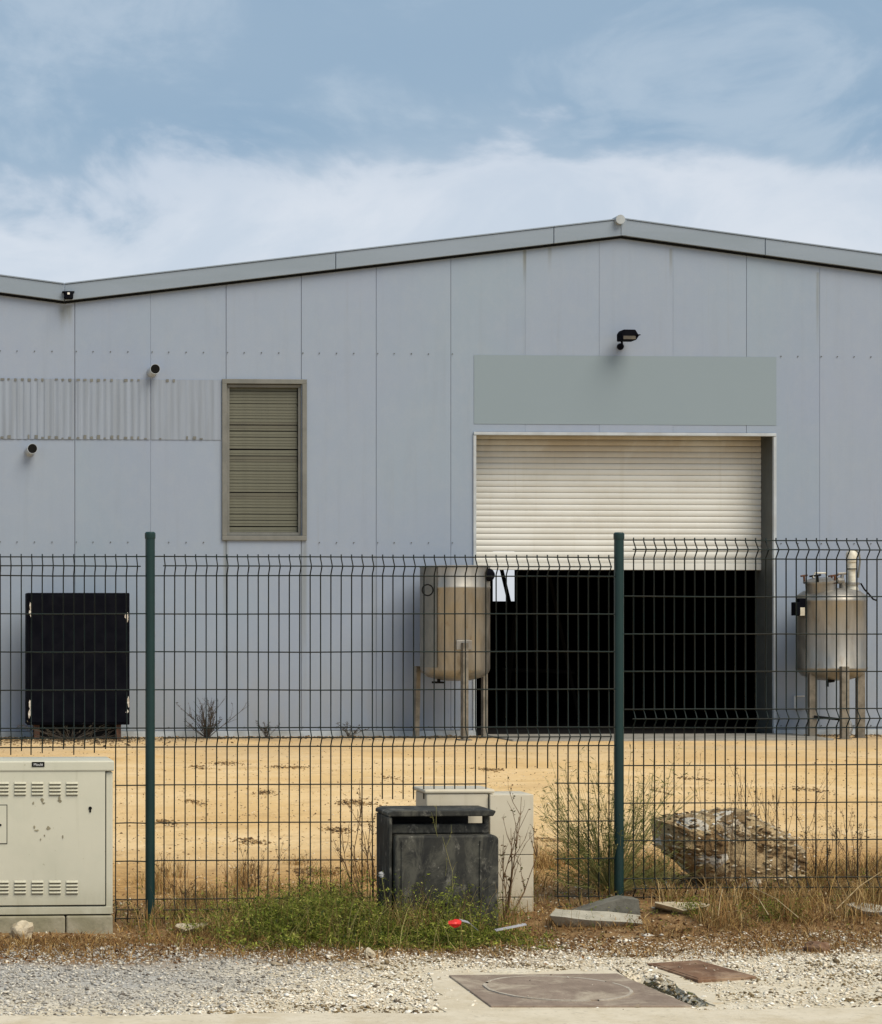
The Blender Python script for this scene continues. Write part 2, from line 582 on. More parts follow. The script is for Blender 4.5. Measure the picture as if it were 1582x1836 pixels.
M = dict(
    wall=mat_wall(),
    ground=mat_ground(),
    fascia=simple('fascia_sheet', (0.222, 0.272, 0.342), (0.2, 0.248, 0.306), 1.2, 0.45, 0.0, 0.03, (0.4, 1, 3)),
    gap_black=simple('matt_black', (0.009, 0.0095, 0.010), None, 5, 0.85, spec=0.08),
    backing=simple('dark_backing', (0.015, 0.016, 0.017), None, 3, 0.9),
    roof=simple('roof_sheet', (0.22, 0.24, 0.25), None, 1, 0.6),
    flash=simple('base_flashing', (0.42, 0.47, 0.52), (0.28, 0.30, 0.31), 2.0, 0.45),
    corr=simple('weathered_corrugation', (0.238, 0.282, 0.36), (0.208, 0.244, 0.302), 2.5, 0.5, 0, 0.05, (5, 5, 0.25)),
    sign=simple('blank_sign_board', (0.198, 0.256, 0.302), (0.203, 0.261, 0.307), 0.6, 0.5),
    wframe=simple('grey_window_frame', (0.158, 0.162, 0.152), (0.125, 0.130, 0.122), 5, 0.55),
    blind=simple('olive_blind_slat', (0.098, 0.100, 0.070), (0.080, 0.082, 0.058), 4, 0.6, 0, 0, (2, 2, 6)),
    blind_shaded=simple('shaded_blind_slat', (0.075, 0.073, 0.05), (0.062, 0.06, 0.042), 4, 0.6),
    jamb=simple('dark_grey_jamb', (0.075, 0.082, 0.078), (0.06, 0.066, 0.062), 3, 0.6),
    trim=simple('pale_blue_trim', (0.42, 0.47, 0.52), (0.34, 0.37, 0.40), 3, 0.45),
    slat=None,
    inside=simple('interior_dark', (0.012, 0.012, 0.013), None, 1, 0.95, spec=0.02),
    frameblack=simple('interior_frame', (0.018, 0.016, 0.013), None, 3, 0.9, spec=0.05),
    apron=mat_concrete('grey_concrete_apron', (0.26, 0.25, 0.225), (0.19, 0.18, 0.16), 2.0),
    black=simple('black_metal', (0.0035, 0.004, 0.007), (0.006, 0.0065, 0.010), 5, 0.7, 0, 0.02, spec=0.02),
    lampglass=simple('lamp_lens', (0.10, 0.085, 0.06), (0.06, 0.05, 0.035), 9, 0.15),
    chip=simple('bare_primer', (0.62, 0.60, 0.56), (0.35, 0.30, 0.25), 22, 0.7),
    rust=simple('rust', (0.11, 0.045, 0.022), (0.05, 0.025, 0.016), 12, 0.85, 0, 0.2),
    green=simple('green_powder_coat', (0.003, 0.022, 0.022), (0.004, 0.028, 0.027), 4, 0.45, 0, 0.0, spec=0.4),
    wire=simple('green_wire_coat', (0.0035, 0.014, 0.0135), (0.009, 0.011, 0.009), 3, 0.5, spec=0.2),
    steel=mat_steel('stainless_steel', (0.36, 0.345, 0.315)),
    steel2=mat_steel('dull_steel', (0.30, 0.29, 0.27)),
    legsteel=simple('weathered_leg', (0.25, 0.225, 0.185), (0.15, 0.135, 0.11), 9, 0.5, 0.6, 0.1),
    offwhite=simple('aged_white_plastic', (0.66, 0.64, 0.55), (0.48, 0.45, 0.37), 12, 0.45),
    cabinet=mat_cabinet('cream_cabinet_paint', (0.565, 0.55, 0.45), (0.505, 0.50, 0.405), (0.22, 0.195, 0.10)),
    cream=mat_cabinet('cream_meter_plastic', (0.60, 0.55, 0.44), (0.52, 0.47, 0.36), (0.26, 0.21, 0.12)),
    plinth=mat_concrete('plinth_concrete', (0.38, 0.35, 0.27), (0.25, 0.235, 0.16), 5),
    residue=simple('glue_residue', (0.30, 0.27, 0.18), (0.16, 0.14, 0.09), 30, 0.8),
    darkbox=mat_darkbox(),
    conc=mat_concrete('broken_concrete', (0.44, 0.41, 0.34), (0.32, 0.30, 0.24), 9),
    conc2=mat_concrete('dark_broken_concrete', (0.17, 0.165, 0.14), (0.11, 0.105, 0.09), 9),
    pave=mat_concrete('pale_pavement', (0.63, 0.56, 0.44), (0.55, 0.48, 0.36), 4, (0.50, 0.42, 0.29)),
    manhole=mat_concrete('brown_grey_cast_cover', (0.27, 0.21, 0.165), (0.21, 0.16, 0.125), 8, (0.50, 0.43, 0.33)),
    rustplate=mat_concrete('rusty_plate', (0.20, 0.115, 0.07), (0.13, 0.075, 0.048), 10, (0.40, 0.29, 0.20)),
    ring=mat_concrete('dusty_ring', (0.46, 0.41, 0.34), (0.36, 0.31, 0.25), 12),
    boulder=mat_boulder(),
    soil=mat_concrete('dark_mossy_soil', (0.10, 0.085, 0.05), (0.17, 0.14, 0.08), 14),
    straw=simple('bleached_straw', (0.46, 0.37, 0.22), (0.34, 0.25, 0.13), 25, 0.8),
    stone=mat_concrete('pale_stone', (0.56, 0.49, 0.37), (0.40, 0.33, 0.22), 12),
    gravel=mat_tint('gravel_stone', 0.9, 0.15),
    leaf=mat_tint('weed_leaf', 0.7, 0.2, 0.35),
    dry=mat_tint('dry_straw', 0.85, 0.15, 0.2),
    stem=simple('brown_stem', (0.11, 0.06, 0.028), (0.17, 0.10, 0.045), 20, 0.8),
    greenstem=simple('green_stem', (0.18, 0.19, 0.055), (0.27, 0.23, 0.085), 14, 0.75),
    darkstem=simple('dark_dead_twig', (0.045, 0.037, 0.030), (0.07, 0.055, 0.04), 20, 0.85),
    red=simple('red_plastic', (0.75, 0.03, 0.02), (0.55, 0.02, 0.02), 30, 0.35),
    litter=simple('grey_plastic_strip', (0.42, 0.42, 0.45), (0.30, 0.30, 0.33), 30, 0.4),
    white=simple('white_fluff', (0.75, 0.74, 0.70), (0.65, 0.64, 0.6), 30, 0.9),
    logo=simple('white_print', (0.75, 0.75, 0.75), None, 10, 0.6),
)


def mat_slat():
    t = MT('ivory_roller_slat')
    c = t.mix(t.range(t.noise(1.2, 5, 0.6), 0.35, 0.7), (0.64, 0.655, 0.64), (0.57, 0.575, 0.545))
    x, y, z = t.pos()
    top = t.math('MULTIPLY', t.range(z, 3.55, 4.0), t.range(t.noise(1.4, 6, 0.65, 0.4, (1, 1, 0.6)), 0.25, 0.6))
    c = t.mix(t.math('MULTIPLY', top, 0.55), c, (0.36, 0.27, 0.15))         # rusty grime that gathers on the top slats
    st = t.range(t.noise(2.5, 6, 0.6, 0.3, (4, 4, 0.12)), 0.55, 0.8)
    c = t.mix(t.math('MULTIPLY', st, 0.25), c, (0.36, 0.31, 0.21))
    return t.done(c, 0.5, 0, 0.3)


M['slat'] = mat_slat()

# ------------------------------------------------------------------ ground
def sm(t):
    t = np.clip(t, 0, 1)
    return t * t * (3 - 2 * t)


TR_A, TR_B = G(1142, 1749), G(1240, 1799)           # the crumbled trench beside the square cover


def Hn(X, Y):
    X, Y = np.asarray(X, float), np.asarray(Y, float)
    s = sm((X - 2.6) / 1.4)
    band = sm((Y - 10.7) / 1.2) * (1 - sm((Y - 13.5) / 4))
    yard = sm((Y - 13) / 8)
    z = -0.06 + 0.13 * s * band + 0.08 * yard
    near = sm((Y - 9.6) / 0.8) * (1 - sm((Y - 22) / 6))
    bump = 0.35 * np.sin(X * 3.1 + 1.3 * np.sin(Y * 1.7)) + 0.3 * np.sin(Y * 2.6 + 1.1 * np.sin(X * 2.2)) + 0.2 * np.sin(X * 7.3 + Y * 5.1) + 0.15 * np.sin(X * 13.1 - Y * 11.7)
    z = z + 0.014 * near * bump
    d = np.array([TR_B.x - TR_A.x, TR_B.y - TR_A.y])
    L = np.hypot(*d)
    t = np.clip(((X - TR_A.x) * d[0] + (Y - TR_A.y) * d[1]) / L ** 2, 0, 1)
    dist = np.hypot(X - TR_A.x - t * d[0], Y - TR_A.y - t * d[1])
    z = z - 0.065 * (1 - sm((dist - 0.025) / 0.045))
    return z


def H(x, y):
    return float(Hn(x, y))


xs = np.unique(np.concatenate([[-2500, -900, -300, -120, -60, -30, -15], np.arange(-8, -1, 0.5), np.arange(-1, 0, 0.1), np.arange(0, 5.6, 0.03), np.arange(5.6, 9, 0.2),
                               np.arange(9, 24, 0.6), [30, 45, 80, 150, 400, 1000, 2500]]))
ys = np.unique(np.concatenate([[-2500, -800, -200, -60, -20, -8, 0, 4], np.arange(6, 8.6, 0.3), np.arange(8.6, 13.6, 0.03), np.arange(13.6, 17, 0.12), np.arange(17, 30, 0.4),
                               [32, 36, 42, 50, 70, 110, 200, 500, 1200, 3500]]))
GX, GY = np.meshgrid(xs, ys)
GZ = Hn(GX, GY)
nx, ny = len(xs), len(ys)
V = np.stack([GX.ravel(), GY.ravel(), GZ.ravel()], 1)
i = np.arange((ny - 1) * (nx - 1))
r, c = i // (nx - 1), i % (nx - 1)
q = r * nx + c
Fq = np.stack([q, q + 1, q + nx + 1, q + nx], 1)
ground = np_obj('ground', V, Fq, M['ground'], smooth=True)
ground['kind'] = 'structure'

# pavement strip along the bottom of the view
PY = 8.98
pv = MB()
edge = []
n = 60
for k in range(n + 1):
    x = -3 + 11 * k / n
    edge.append((x, PY + 0.018 * math.sin(x * 5.1) + 0.012 * math.sin(x * 17.3) + random.uniform(-0.008, 0.008), -0.052))
pv.slab([(8, 5.5, -0.046), (-3, 5.5, -0.046)][::-1] + edge[::-1], 0.06)
struct('pavement', pv, M['pave'])

# concrete apron at the roller door
ap = MB()
ap.box(XX(868, YW), XX(1420, YW), YW - 1.35, YW - 0.022, -0.05, 0.045)
struct('concrete_apron', ap, M['apron'], bevel=0.02)

# ------------------------------------------------------------------ warehouse
BASE = Vector((XX(1115, YW), YW, 0.0))
wh = thing('warehouse', 'grey metal-clad warehouse with twin shallow gables and a half-open roller door', 'warehouse', BASE)
X0 = XX(134.5, YW)                                   # panel joints every metre from here
XVAL, XRIDGE = XX(115, YW), XX(1113, YW)
ZVAL, ZRIDGE = ZZ(117, 541, YW), ZZ(1113, 424, YW)   # underside of the fascia
SL = (ZRIDGE - ZVAL) / (XRIDGE - XVAL)
XL, XR = XVAL - (XRIDGE - XVAL), XRIDGE + (XRIDGE - XVAL)


def roofz(x):
    if x <= XL:
        return ZRIDGE - SL * (XL - x)
    if x <= XVAL:
        return ZVAL + SL * (XVAL - x)
    if x <= XRIDGE:
        return ZVAL + SL * (x - XVAL)
    return ZRIDGE - SL * (x - XRIDGE)


DX0, DX1 = XX(853, YW), XX(1387, YW)
DZT = ZZ(1100, 775, YW)
WX0, WX1 = XX(404.5, YW), XX(544, YW)
WZ0, WZ1 = ZZ(475, 964, YW), ZZ(475, 686, YW)
TH, GAP = 0.10, 0.003
joint_rng = random.Random(3)
JG = {k: joint_rng.choice((0.0006, 0.001, 0.0015, 0.0022)) for k in range(-60, 60)}
JG[0] = JG[2] = JG[3] = 0.003


def panel(a, b, z0, z1=None, notch=None):
    """one cladding panel from joint to joint; the top follows the roof when z1 is None; notch cuts the door opening"""
    if z1 is None:
        xm = [x for x in (XL, XVAL, XRIDGE) if a < x < b]
        top = [(b, roofz(b) + 0.04)] + [(x, roofz(x) + 0.04) for x in sorted(xm, reverse=True)] + [(a, roofz(a) + 0.04)]
    else:
        top = [(b, z1), (a, z1)]
    bot = notch or [(a, z0), (b, z0)]
    dy = random.uniform(-0.0015, 0.0015)
    obj('wall_panel', MB().prism(bot + top, YW + dy, YW + TH), M['wall'], wh, bevel=0.002)


k0 = int(math.floor((XL - 0.5 - X0)))
k1 = int(math.ceil((XR - X0)))
for k in range(k0, k1):
    a, b = X0 + k + JG[k], min(X0 + k + 1 - JG[k + 1], XR)
    if b - a < 0.03:
        continue
    if a < DX1 and b > DX0:
        if a < DX0 < b:
            panel(a, b, 0, None, [(a, 0.10), (DX0, 0.10), (DX0, DZT), (b, DZT)])
        elif a < DX1 < b:
            panel(a, b, 0, None, [(a, DZT), (DX1, DZT), (DX1, 0.10), (b, 0.10)])
        else:
            panel(a, b, DZT)
    elif a < WX1 - 0.1 and b > WX0 + 0.1:
        panel(a, b, WZ1)
        panel(a, b, 0.10, WZ0)
    else:
        panel(a, b, 0.10)
# backing behind the joints, with the openings left free
bk = MB()
yb0, yb1 = YW + TH + 0.004, YW + TH + 0.07
for x0, x1, z0, z1 in ((XL - 1, WX0, -0.05, 4.4), (WX0, WX1, -0.05, WZ0 - 0.02), (WX0, WX1, WZ1 + 0.02, 4.4), (WX1, DX0, -0.05, 4.4), (DX1, XR, -0.05, 4.4), (XL - 1, XR, 4.4, roofz(XVAL) + 0.0)):
    bk.box(x0, x1, yb0, yb1, z0, z1)
xsb = [XL - 1, XL, XVAL, XRIDGE, XR]
bk.prism([(XVAL, roofz(XVAL)), (XR, roofz(XVAL)), (XR, roofz(XR) + 0.01), (XRIDGE, ZRIDGE)], yb0, yb1)
bk.prism([(XL - 1, roofz(XVAL)), (XVAL, roofz(XVAL)), (XL, ZRIDGE), (XL - 1, roofz(XL - 1))], yb0, yb1)
obj('backing_wall', bk, M['backing'], wh)

# roof sheets, side walls, rear wall, floor
YB = YW + 20
rf = MB()
for xa, xb in ((XL - 1, XL), (XL, XVAL), (XVAL, XRIDGE), (XRIDGE, XR)):
    za, zb = roofz(xa) + 0.12, roofz(xb) + 0.12
    rf.add([(xa, YW - 0.02, za), (xb, YW - 0.02, zb), (xb, YB, zb), (xa, YB, za), (xa, YW - 0.02, za - 0.08), (xb, YW - 0.02, zb - 0.08), (xb, YB, zb - 0.08), (xa, YB, za - 0.08)],
           [(0, 1, 2, 3), (7, 6, 5, 4), (0, 4, 5, 1), (1, 5, 6, 2), (2, 6, 7, 3), (3, 7, 4, 0)])
obj('roof', rf, M['roof'], wh)
sw = MB()
sw.box(XR - 0.1, XR, YW + TH + 0.08, YB, 0, roofz(XR) + 0.03)
obj('side_wall', sw, M['inside'], wh)
sw = MB()
sw.box(XL - 1, XL - 0.9, YW + TH + 0.08, YB, 0, roofz(XL - 1) + 0.03)
obj('side_wall', sw, M['inside'], wh)
# rear wall with one opening to daylight
hx0, hx1 = XX(884, YB), XX(926, YB)
hz0, hz1 = ZZ(905, 1078, YB), ZZ(905, 985, YB)
rw = MB()
rw.box(XL - 1, hx0, YB, YB + 0.15, 0, 7.5)
rw.box(hx1, XR, YB, YB + 0.15, 0, 7.5)
rw.box(hx0, hx1, YB, YB + 0.15, 0, hz0)
rw.box(hx0, hx1, YB, YB + 0.15, hz1, 7.5)
obj('rear_wall', rw, M['inside'], wh)
br = MB()
pa, pb = P(897, 1010, YB - 0.1), P(914, 1082, YB - 0.1)
br.tube([pa, pb], 0.06, 4)
obj('window_brace', br, M['frameblack'], wh)
fl = MB().box(XL - 1, XR, YW + 0.05, YB, -0.3, 0.03)
obj('interior_floor', fl, M['inside'], wh)

# fascia in lengths, with a dark strip painting the shadow gap under it and a thin drip edge
FH = 0.215
cuts = sorted([XL - 1, XL, XVAL, XX(600, YW), XX(990, YW), XRIDGE, XX(1368, YW), XR])
for a, b in zip(cuts[:-1], cuts[1:]):
    g = 0.004
    za, zb = roofz(a + g), roofz(b - g)
    yf = YW - 0.085
    mb = MB().prism([(a + g, za), (b - g, zb), (b - g, zb + FH), (a + g, za + FH)], yf, YW - 0.003)
    f = obj('fascia_board', mb, M['fascia'], wh, bevel=0.006)
    mb = MB().prism([(a + g, za - 0.028), (b - g, zb - 0.028), (b - g, zb - 0.003), (a + g, za - 0.003)], YW - 0.045, YW - 0.004)
    obj('gap_black', mb, M['gap_black'], f)
    mb = MB().prism([(a + g, za + FH + 0.003), (b - g, zb + FH + 0.003), (b - g, zb + FH + 0.018), (a + g, za + FH + 0.018)], yf - 0.012, YW)
    obj('drip_edge', mb, M['fascia'], f)
rc = MB().tube([(XX(1106, YW), YW - 0.16, ZZ(1106, 397, YW)), (XX(1106, YW), YW + 4, ZZ(1106, 397, YW))], 0.062, 14)
obj('ridge_cap', rc, M['flash'], wh, smooth=True, label='pale rounded end of the ridge capping')
jc = MB().box(XRIDGE - 0.02, XRIDGE + 0.05, YW - 0.094, YW - 0.086, ZRIDGE + 0.0, ZRIDGE + FH - 0.004)
obj('ridge_joint_cover', jc, M['fascia'], wh)

# base flashing either side of the door
for a, b in ((XL - 1, DX0), (DX1, XR)):
    obj('base_flashing', MB().box(a, b, YW - 0.02, YW + 0.05, 0.0, 0.093), M['flash'], wh, bevel=0.004)

# screw rows
scr = MB()
for k in range(k0, k1):
    for t in (0.0, 0.22, 0.45, 0.68):
        x = X0 + k + t + 0.02
        for z in (ZZ(700, 634, YW), ZZ(700, 973, YW), ZZ(700, 1303, YW)):
            if DX0 - 0.1 < x < DX1 + 0.1 and z < DZT + 1.2:
                continue
            if WX0 - 0.1 < x < WX1 + 0.1 and WZ0 - 0.1 < z < WZ1 + 0.1:
                continue
            scr.tube([(x, YW - 0.012, z), (x, YW + 0.002, z)], 0.0075, 6)
s = obj('cladding_screws', scr, M['jamb'], wh)
s['kind'] = 'stuff'

# corrugated band on the left
cz0, cz1 = ZZ(200, 788, YW), ZZ(200, 680, YW)
xr_band = XX(396, YW)
pitch = 0.089
for k in range(-3, 2):
    a, b = X0 + k + 0.006, min(X0 + k + 1 - 0.006, xr_band)
    if b <= a:
        continue
    mb = MB()
    n = max(4, int((b - a) / pitch * 6))
    depth = 0.007 if k < 1 else 0.003
    fr, bkv = [], []
    for j in range(n + 1):
        x = a + (b - a) * j / n
        t = (x / pitch) % 1.0
        d = depth * (1.0 if t < 0.42 else (0.0 if 0.55 < t < 0.87 else 0.5))
        fr.append((x, YW - 0.006 - d))
    vs = [(x, y, cz0) for x, y in fr] + [(x, y, cz1) for x, y in fr] + [(x, YW - 0.003, cz0) for x, y in fr] + [(x, YW - 0.003, cz1) for x, y in fr]
    m = n + 1
    fs = []
    for j in range(n):
        fs += [(j, j + 1, m + j + 1, m + j), (2 * m + j + 1, 2 * m + j, 3 * m + j, 3 * m + j + 1), (j + 1, j, 2 * m + j, 2 * m + j + 1), (m + j, m + j + 1, 3 * m + j + 1, 3 * m + j)]
    mb.add(vs, fs)
    cs = obj('corrugated_sheet', mb, M['corr'], wh, recalc=False)
    if k == -3:
        cs['label'] = 'weathered corrugated infill between the panel joints'
    # dark marks at the upper and lower rib ends
    gm = MB()
    for j in range(int((b - a) / pitch)):
        x = a + (j + 0.2) * pitch
        if random.random() < (0.9 if k < 1 else 0.25):
            gm.box(x, x + pitch * random.uniform(0.25, 0.5), YW - 0.0155, YW - 0.0135, cz0 + 0.006, cz0 + random.uniform(0.02, 0.06))
        if random.random() < (0.9 if k < 1 else 0.3):
            gm.box(x, x + pitch * random.uniform(0.3, 0.55), YW - 0.0155, YW - 0.0135, cz1 - random.uniform(0.015, 0.035), cz1 + 0.004)
    if gm.v:
        g = obj('rib_end_marks', gm, M['wframe'], cs)
        g['kind'] = 'stuff'

# vent pipes
for px, py in ((53, 810), (272, 668)):
    c = P(px, py, YW)
    mb = MB()
    ring = []
    n = 20
    for rr, y0 in ((0.066, 0.02), (0.066, -0.16), (0.061, -0.16), (0.061, 0.06)):
        ring.append([(c.x + rr * math.cos(2 * math.pi * j / n) + (0.03 if y0 < 0 else 0), YW + y0, c.z + rr * math.sin(2 * math.pi * j / n) + (0.03 if y0 < 0 else 0)) for j in range(n)])
    vs = [p for rg in ring for p in rg]
    fs = [(i * n + j, i * n + (j + 1) % n, (i + 1) * n + (j + 1) % n, (i + 1) * n + j) for i in range(3) for j in range(n)]
    mb.add(vs, fs)
    vp = obj('vent_pipe', mb, M['flash'], wh, smooth=True)
    pl = MB().tube([(c.x + 0.03, YW - 0.158, c.z + 0.03), (c.x + 0.03, YW - 0.12, c.z + 0.03)], 0.0605, 20)  # black plug in the mouth stands for the darkness of the bore
    obj('bore_shade', pl, M['gap_black'], vp)

# valley outlet
c = P(123, 530, YW - 0.09)
go = MB()
go.box(c.x - 0.055, c.x + 0.055, YW - 0.19, YW - 0.087, c.z - 0.05, c.z + 0.03)
go.box(c.x - 0.085, c.x + 0.075, YW - 0.16, YW - 0.0865, c.z + 0.031, c.z + 0.05)
g = obj('gutter_outlet', go, M['black'], wh, bevel=0.006, label='small dark outlet box in the roof valley')
gd = MB().box(c.x - 0.022, c.x + 0.008, YW - 0.196, YW - 0.1895, c.z + 0.0, c.z + 0.026)
obj('pale_clip', gd, M['white'], g)

# small wall box by the right tank
c0, c1 = P(1425, 1249, YW), P(1440, 1272, YW)
jb = obj('junction_box', MB().box(c0.x, c1.x, YW - 0.05, YW - 0.003, c1.z, c0.z), M['wall'], wh, bevel=0.006)
obj('box_edge', MB().box(c0.x - 0.012, c0.x - 0.002, YW - 0.06, YW - 0.003, c1.z, c0.z).box(c0.x - 0.012, c1.x, YW - 0.06, YW - 0.003, c0.z + 0.002, c0.z + 0.014), M['white'], jb)

# blank sign board above the door
a, b = P(850, 760, YW), P(1392, 640, YW)
obj('sign_board', MB().box(a.x, b.x, YW - 0.0055, YW - 0.003, a.z, b.z), M['sign'], wh, label='plain grey-green board above the roller door')

# window with an olive blind
fx0, fx1 = XX(398, YW), XX(550, YW)
fz0, fz1 = ZZ(475, 969, YW), ZZ(475, 680, YW)
fw = 0.062
wf = MB()
yo0, yo1 = YW - 0.03, YW + 0.02
wf.box(fx0, fx1, yo0, yo1, fz1 - fw, fz1)
wf.box(fx0, fx1, yo0, yo1, fz0, fz0 + fw)
wf.box(fx0, fx0 + fw, yo0, yo1, fz0 + fw, fz1 - fw)
wf.box(fx1 - fw, fx1, yo0, yo1, fz0 + fw, fz1 - fw)
win = obj('window', wf, M['wframe'], wh, bevel=0.005)
iw = 0.04
ix0, ix1, iz0, iz1 = fx0 + fw + 0.004, fx1 - fw - 0.004, fz0 + fw + 0.004, fz1 - fw - 0.004
wi = MB()
for bx in ((ix0, ix1, iz1 - iw, iz1), (ix0, ix1, iz0, iz0 + iw), (ix0, ix0 + iw, iz0 + iw, iz1 - iw), (ix1 - iw, ix1, iz0 + iw, iz1 - iw)):
    wi.box(bx[0], bx[1], YW + 0.025, YW + 0.06, bx[2], bx[3])
obj('sash', wi, M['wframe'], win, bevel=0.004)
obj('dark_pane', MB().box(ix0, ix1, YW + 0.105, YW + 0.112, iz0, iz1), M['backing'], win)
ns = 47
sx0, sx1, sz0, sz1 = ix0 + iw + 0.004, ix1 - iw - 0.004, iz0 + iw, iz1 - iw
pit = (sz1 - sz0) / ns
shade_rows = {11, 12, 22, 23, 34, 35}  # darker slats paint in the shading of crossbars behind the blind
sme = {}
for j in range(ns):
    z = sz1 - (j + 0.5) * pit
    mt = 'blind_shaded' if j in shade_rows else 'blind'
    if mt not in sme:
        mb = MB()
        mb.prism([(-0.0, 0)] and [(sx0, -pit * 0.44), (sx1, -pit * 0.44), (sx1, pit * 0.44), (sx0, pit * 0.44)], -0.003, 0.003)
        for qv in range(len(mb.v)):
            x, y, zz = mb.v[qv]
            mb.v[qv] = (x, y + YW + 0.075 + zz * 0.16, zz * 1.08)
        o = obj('blind_slat', mb, M[mt], win)
        sme[mt] = o.data
    else:
        o = bpy.data.objects.new('blind_slat', sme[mt])
        COL.objects.link(o)
        o.parent = win
    o.location = (random.uniform(-0.004, 0.004), 0, z)
    o.rotation_euler = (random.uniform(-0.04, 0.04) * 0, random.uniform(-0.002, 0.002), 0)

# roller door: guides and head as the door's frame, slats and bottom bar under it
YD = YW + 0.42
rd = MB()
tj = 0.03
rd.box(DX1 - 0.004, DX1 + 0.03, YW + 0.031, YD + 0.15, 0.031, DZT + 0.12)
rdo = obj('roller_door', MB().box(DX0 - 0.025, DX1 + 0.025, YD + 0.06, YD + 0.4, DZT + 0.125, DZT + 0.5), M['jamb'], wh, label='ivory slatted roller door pulled half up')
obj('guide_rail', rd, M['jamb'], rdo)
obj('guide_rail', MB().box(DX0 - 0.03, DX0 + 0.0, YW + TH + 0.075, YD + 0.15, 0.031, DZT + 0.12), M['jamb'], rdo)
hd = MB().box(DX0 - 0.03, DX1 + 0.03, YW - 0.03, YW + 0.05, DZT - 0.045, DZT - 0.005)
obj('head_trim', hd, M['trim'], rdo, bevel=0.004)
hd = MB().box(DX0 - 0.035, DX0 + 0.005, YW - 0.022, YW + 0.03, 0.05, DZT - 0.047)
obj('side_trim', hd, M['trim'], rdo, bevel=0.004)
hd = MB().box(DX1 - 0.005, DX1 + 0.035, YW - 0.022, YW + 0.03, 0.05, DZT - 0.047)
obj('side_trim', hd, M['trim'], rdo, bevel=0.004)
cz_bot, cz_top = ZZ(1100, 1022, YD), DZT + 0.12
pit = 0.0795
nsl = int((cz_top - cz_bot - 0.09) / pit) + 1
mb = MB()
prof = []
for j in range(7):
    t = j / 6
    prof.append((-0.010 * math.sin(math.pi * t) ** 0.6 if 0 < j < 6 else 0.0, pit * (t * 0.94 + 0.0)))
vs, fs = [], []
for x in (DX0 - 0.02, DX1 - 0.005):
    for yy, zz in prof:
        vs.append((x, YD + yy, zz))
    for yy, zz in prof:
        vs.append((x, YD + 0.012, zz))
m = len(prof)
for j in range(m - 1):
    fs.append((j, 2 * m + j, 2 * m + j + 1, j + 1))
    fs.append((m + j + 1, 3 * m + j + 1, 3 * m + j, m + j))
fs += [(0, m, 3 * m, 2 * m), (m - 1, 3 * m - 1, 4 * m - 1, 2 * m - 1)]
mb.add(vs, fs)
first = None
for j in range(nsl):
    z = cz_bot + 0.09 + j * pit
    if first is None:
        # mesh keeps z from 0, material reads height from the object's own place, so each slat keeps world z in its data
        pass
    m2 = MB()
    m2.v = [(x + random.uniform(-0.002, 0.002), y, zz + z) for x, y, zz in mb.v]
    m2.f = mb.f
    obj('slat', m2, M['slat'], rdo, smooth=True)
obj('bottom_bar', MB().box(DX0 - 0.02, DX1 - 0.005, YD - 0.02, YD + 0.015, cz_bot, cz_bot + 0.088), M['slat'], rdo, bevel=0.006)

# barely visible frame standing inside
rk = thing('steel_trestle', 'dark trestle frame just visible in the gloom inside the doorway', 'frame', (XX(960, YW + 4), YW + 4, 0.03))
for pa, pb in (((925, 1100), (905, 1300)), ((985, 1030), (1040, 1290)), ((955, 1030), (965, 1300))):
    A, B = P(pa[0], pa[1], YW + 4), P(pb[0], pb[1], YW + 4)
    B.z = 0.03
    obj('strut', MB().tube([A, B], 0.035, 4), M['frameblack'], rk)
A, B = P(900, 1200, YW + 4), P(1030, 1205, YW + 4)
obj('crossbar', MB().tube([A, B], 0.03, 4), M['frameblack'], rk)

# ------------------------------------------------------------------ floodlight above the sign
c = P(1110, 612, YW)
fl = thing('floodlight', 'small black floodlight on a bracket above the roller door', 'floodlight', (c.x, YW, c.z))
mb = MB()
hc = P(1125, 604, YW - 0.22)
body = [(-0.115, -0.055), (0.085, -0.055), (0.125, 0.005), (0.075, 0.085), (-0.085, 0.085), (-0.115, 0.04)]
mb.prism([(hc.x + x, hc.z + z) for x, z in body], YW - 0.33, YW - 0.13)
obj('housing', mb, M['black'], fl, bevel=0.012)
mb = MB().box(hc.x - 0.09, hc.x + 0.075, YW - 0.337, YW - 0.331, hc.z - 0.045, hc.z + 0.0)
obj('lens', mb, M['lampglass'], fl)
obj('visor', MB().box(hc.x + 0.07, hc.x + 0.135, YW - 0.35, YW - 0.2, hc.z + 0.008, hc.z + 0.018), M['black'], fl)
bp = P(1112, 619, YW)
obj('bracket', MB().tube([(bp.x, YW - 0.006, bp.z - 0.02), (bp.x, YW - 0.09, bp.z - 0.03), (bp.x - 0.02, YW - 0.13, bp.z + 0.03), (bp.x - 0.015, YW - 0.2, bp.z + 0.08)], 0.014, 8), M['black'], fl)
obj('wall_plate', MB().tube([(bp.x, YW - 0.003, bp.z - 0.02), (bp.x, YW - 0.03, bp.z - 0.02)], 0.045, 12), M['black'], fl)

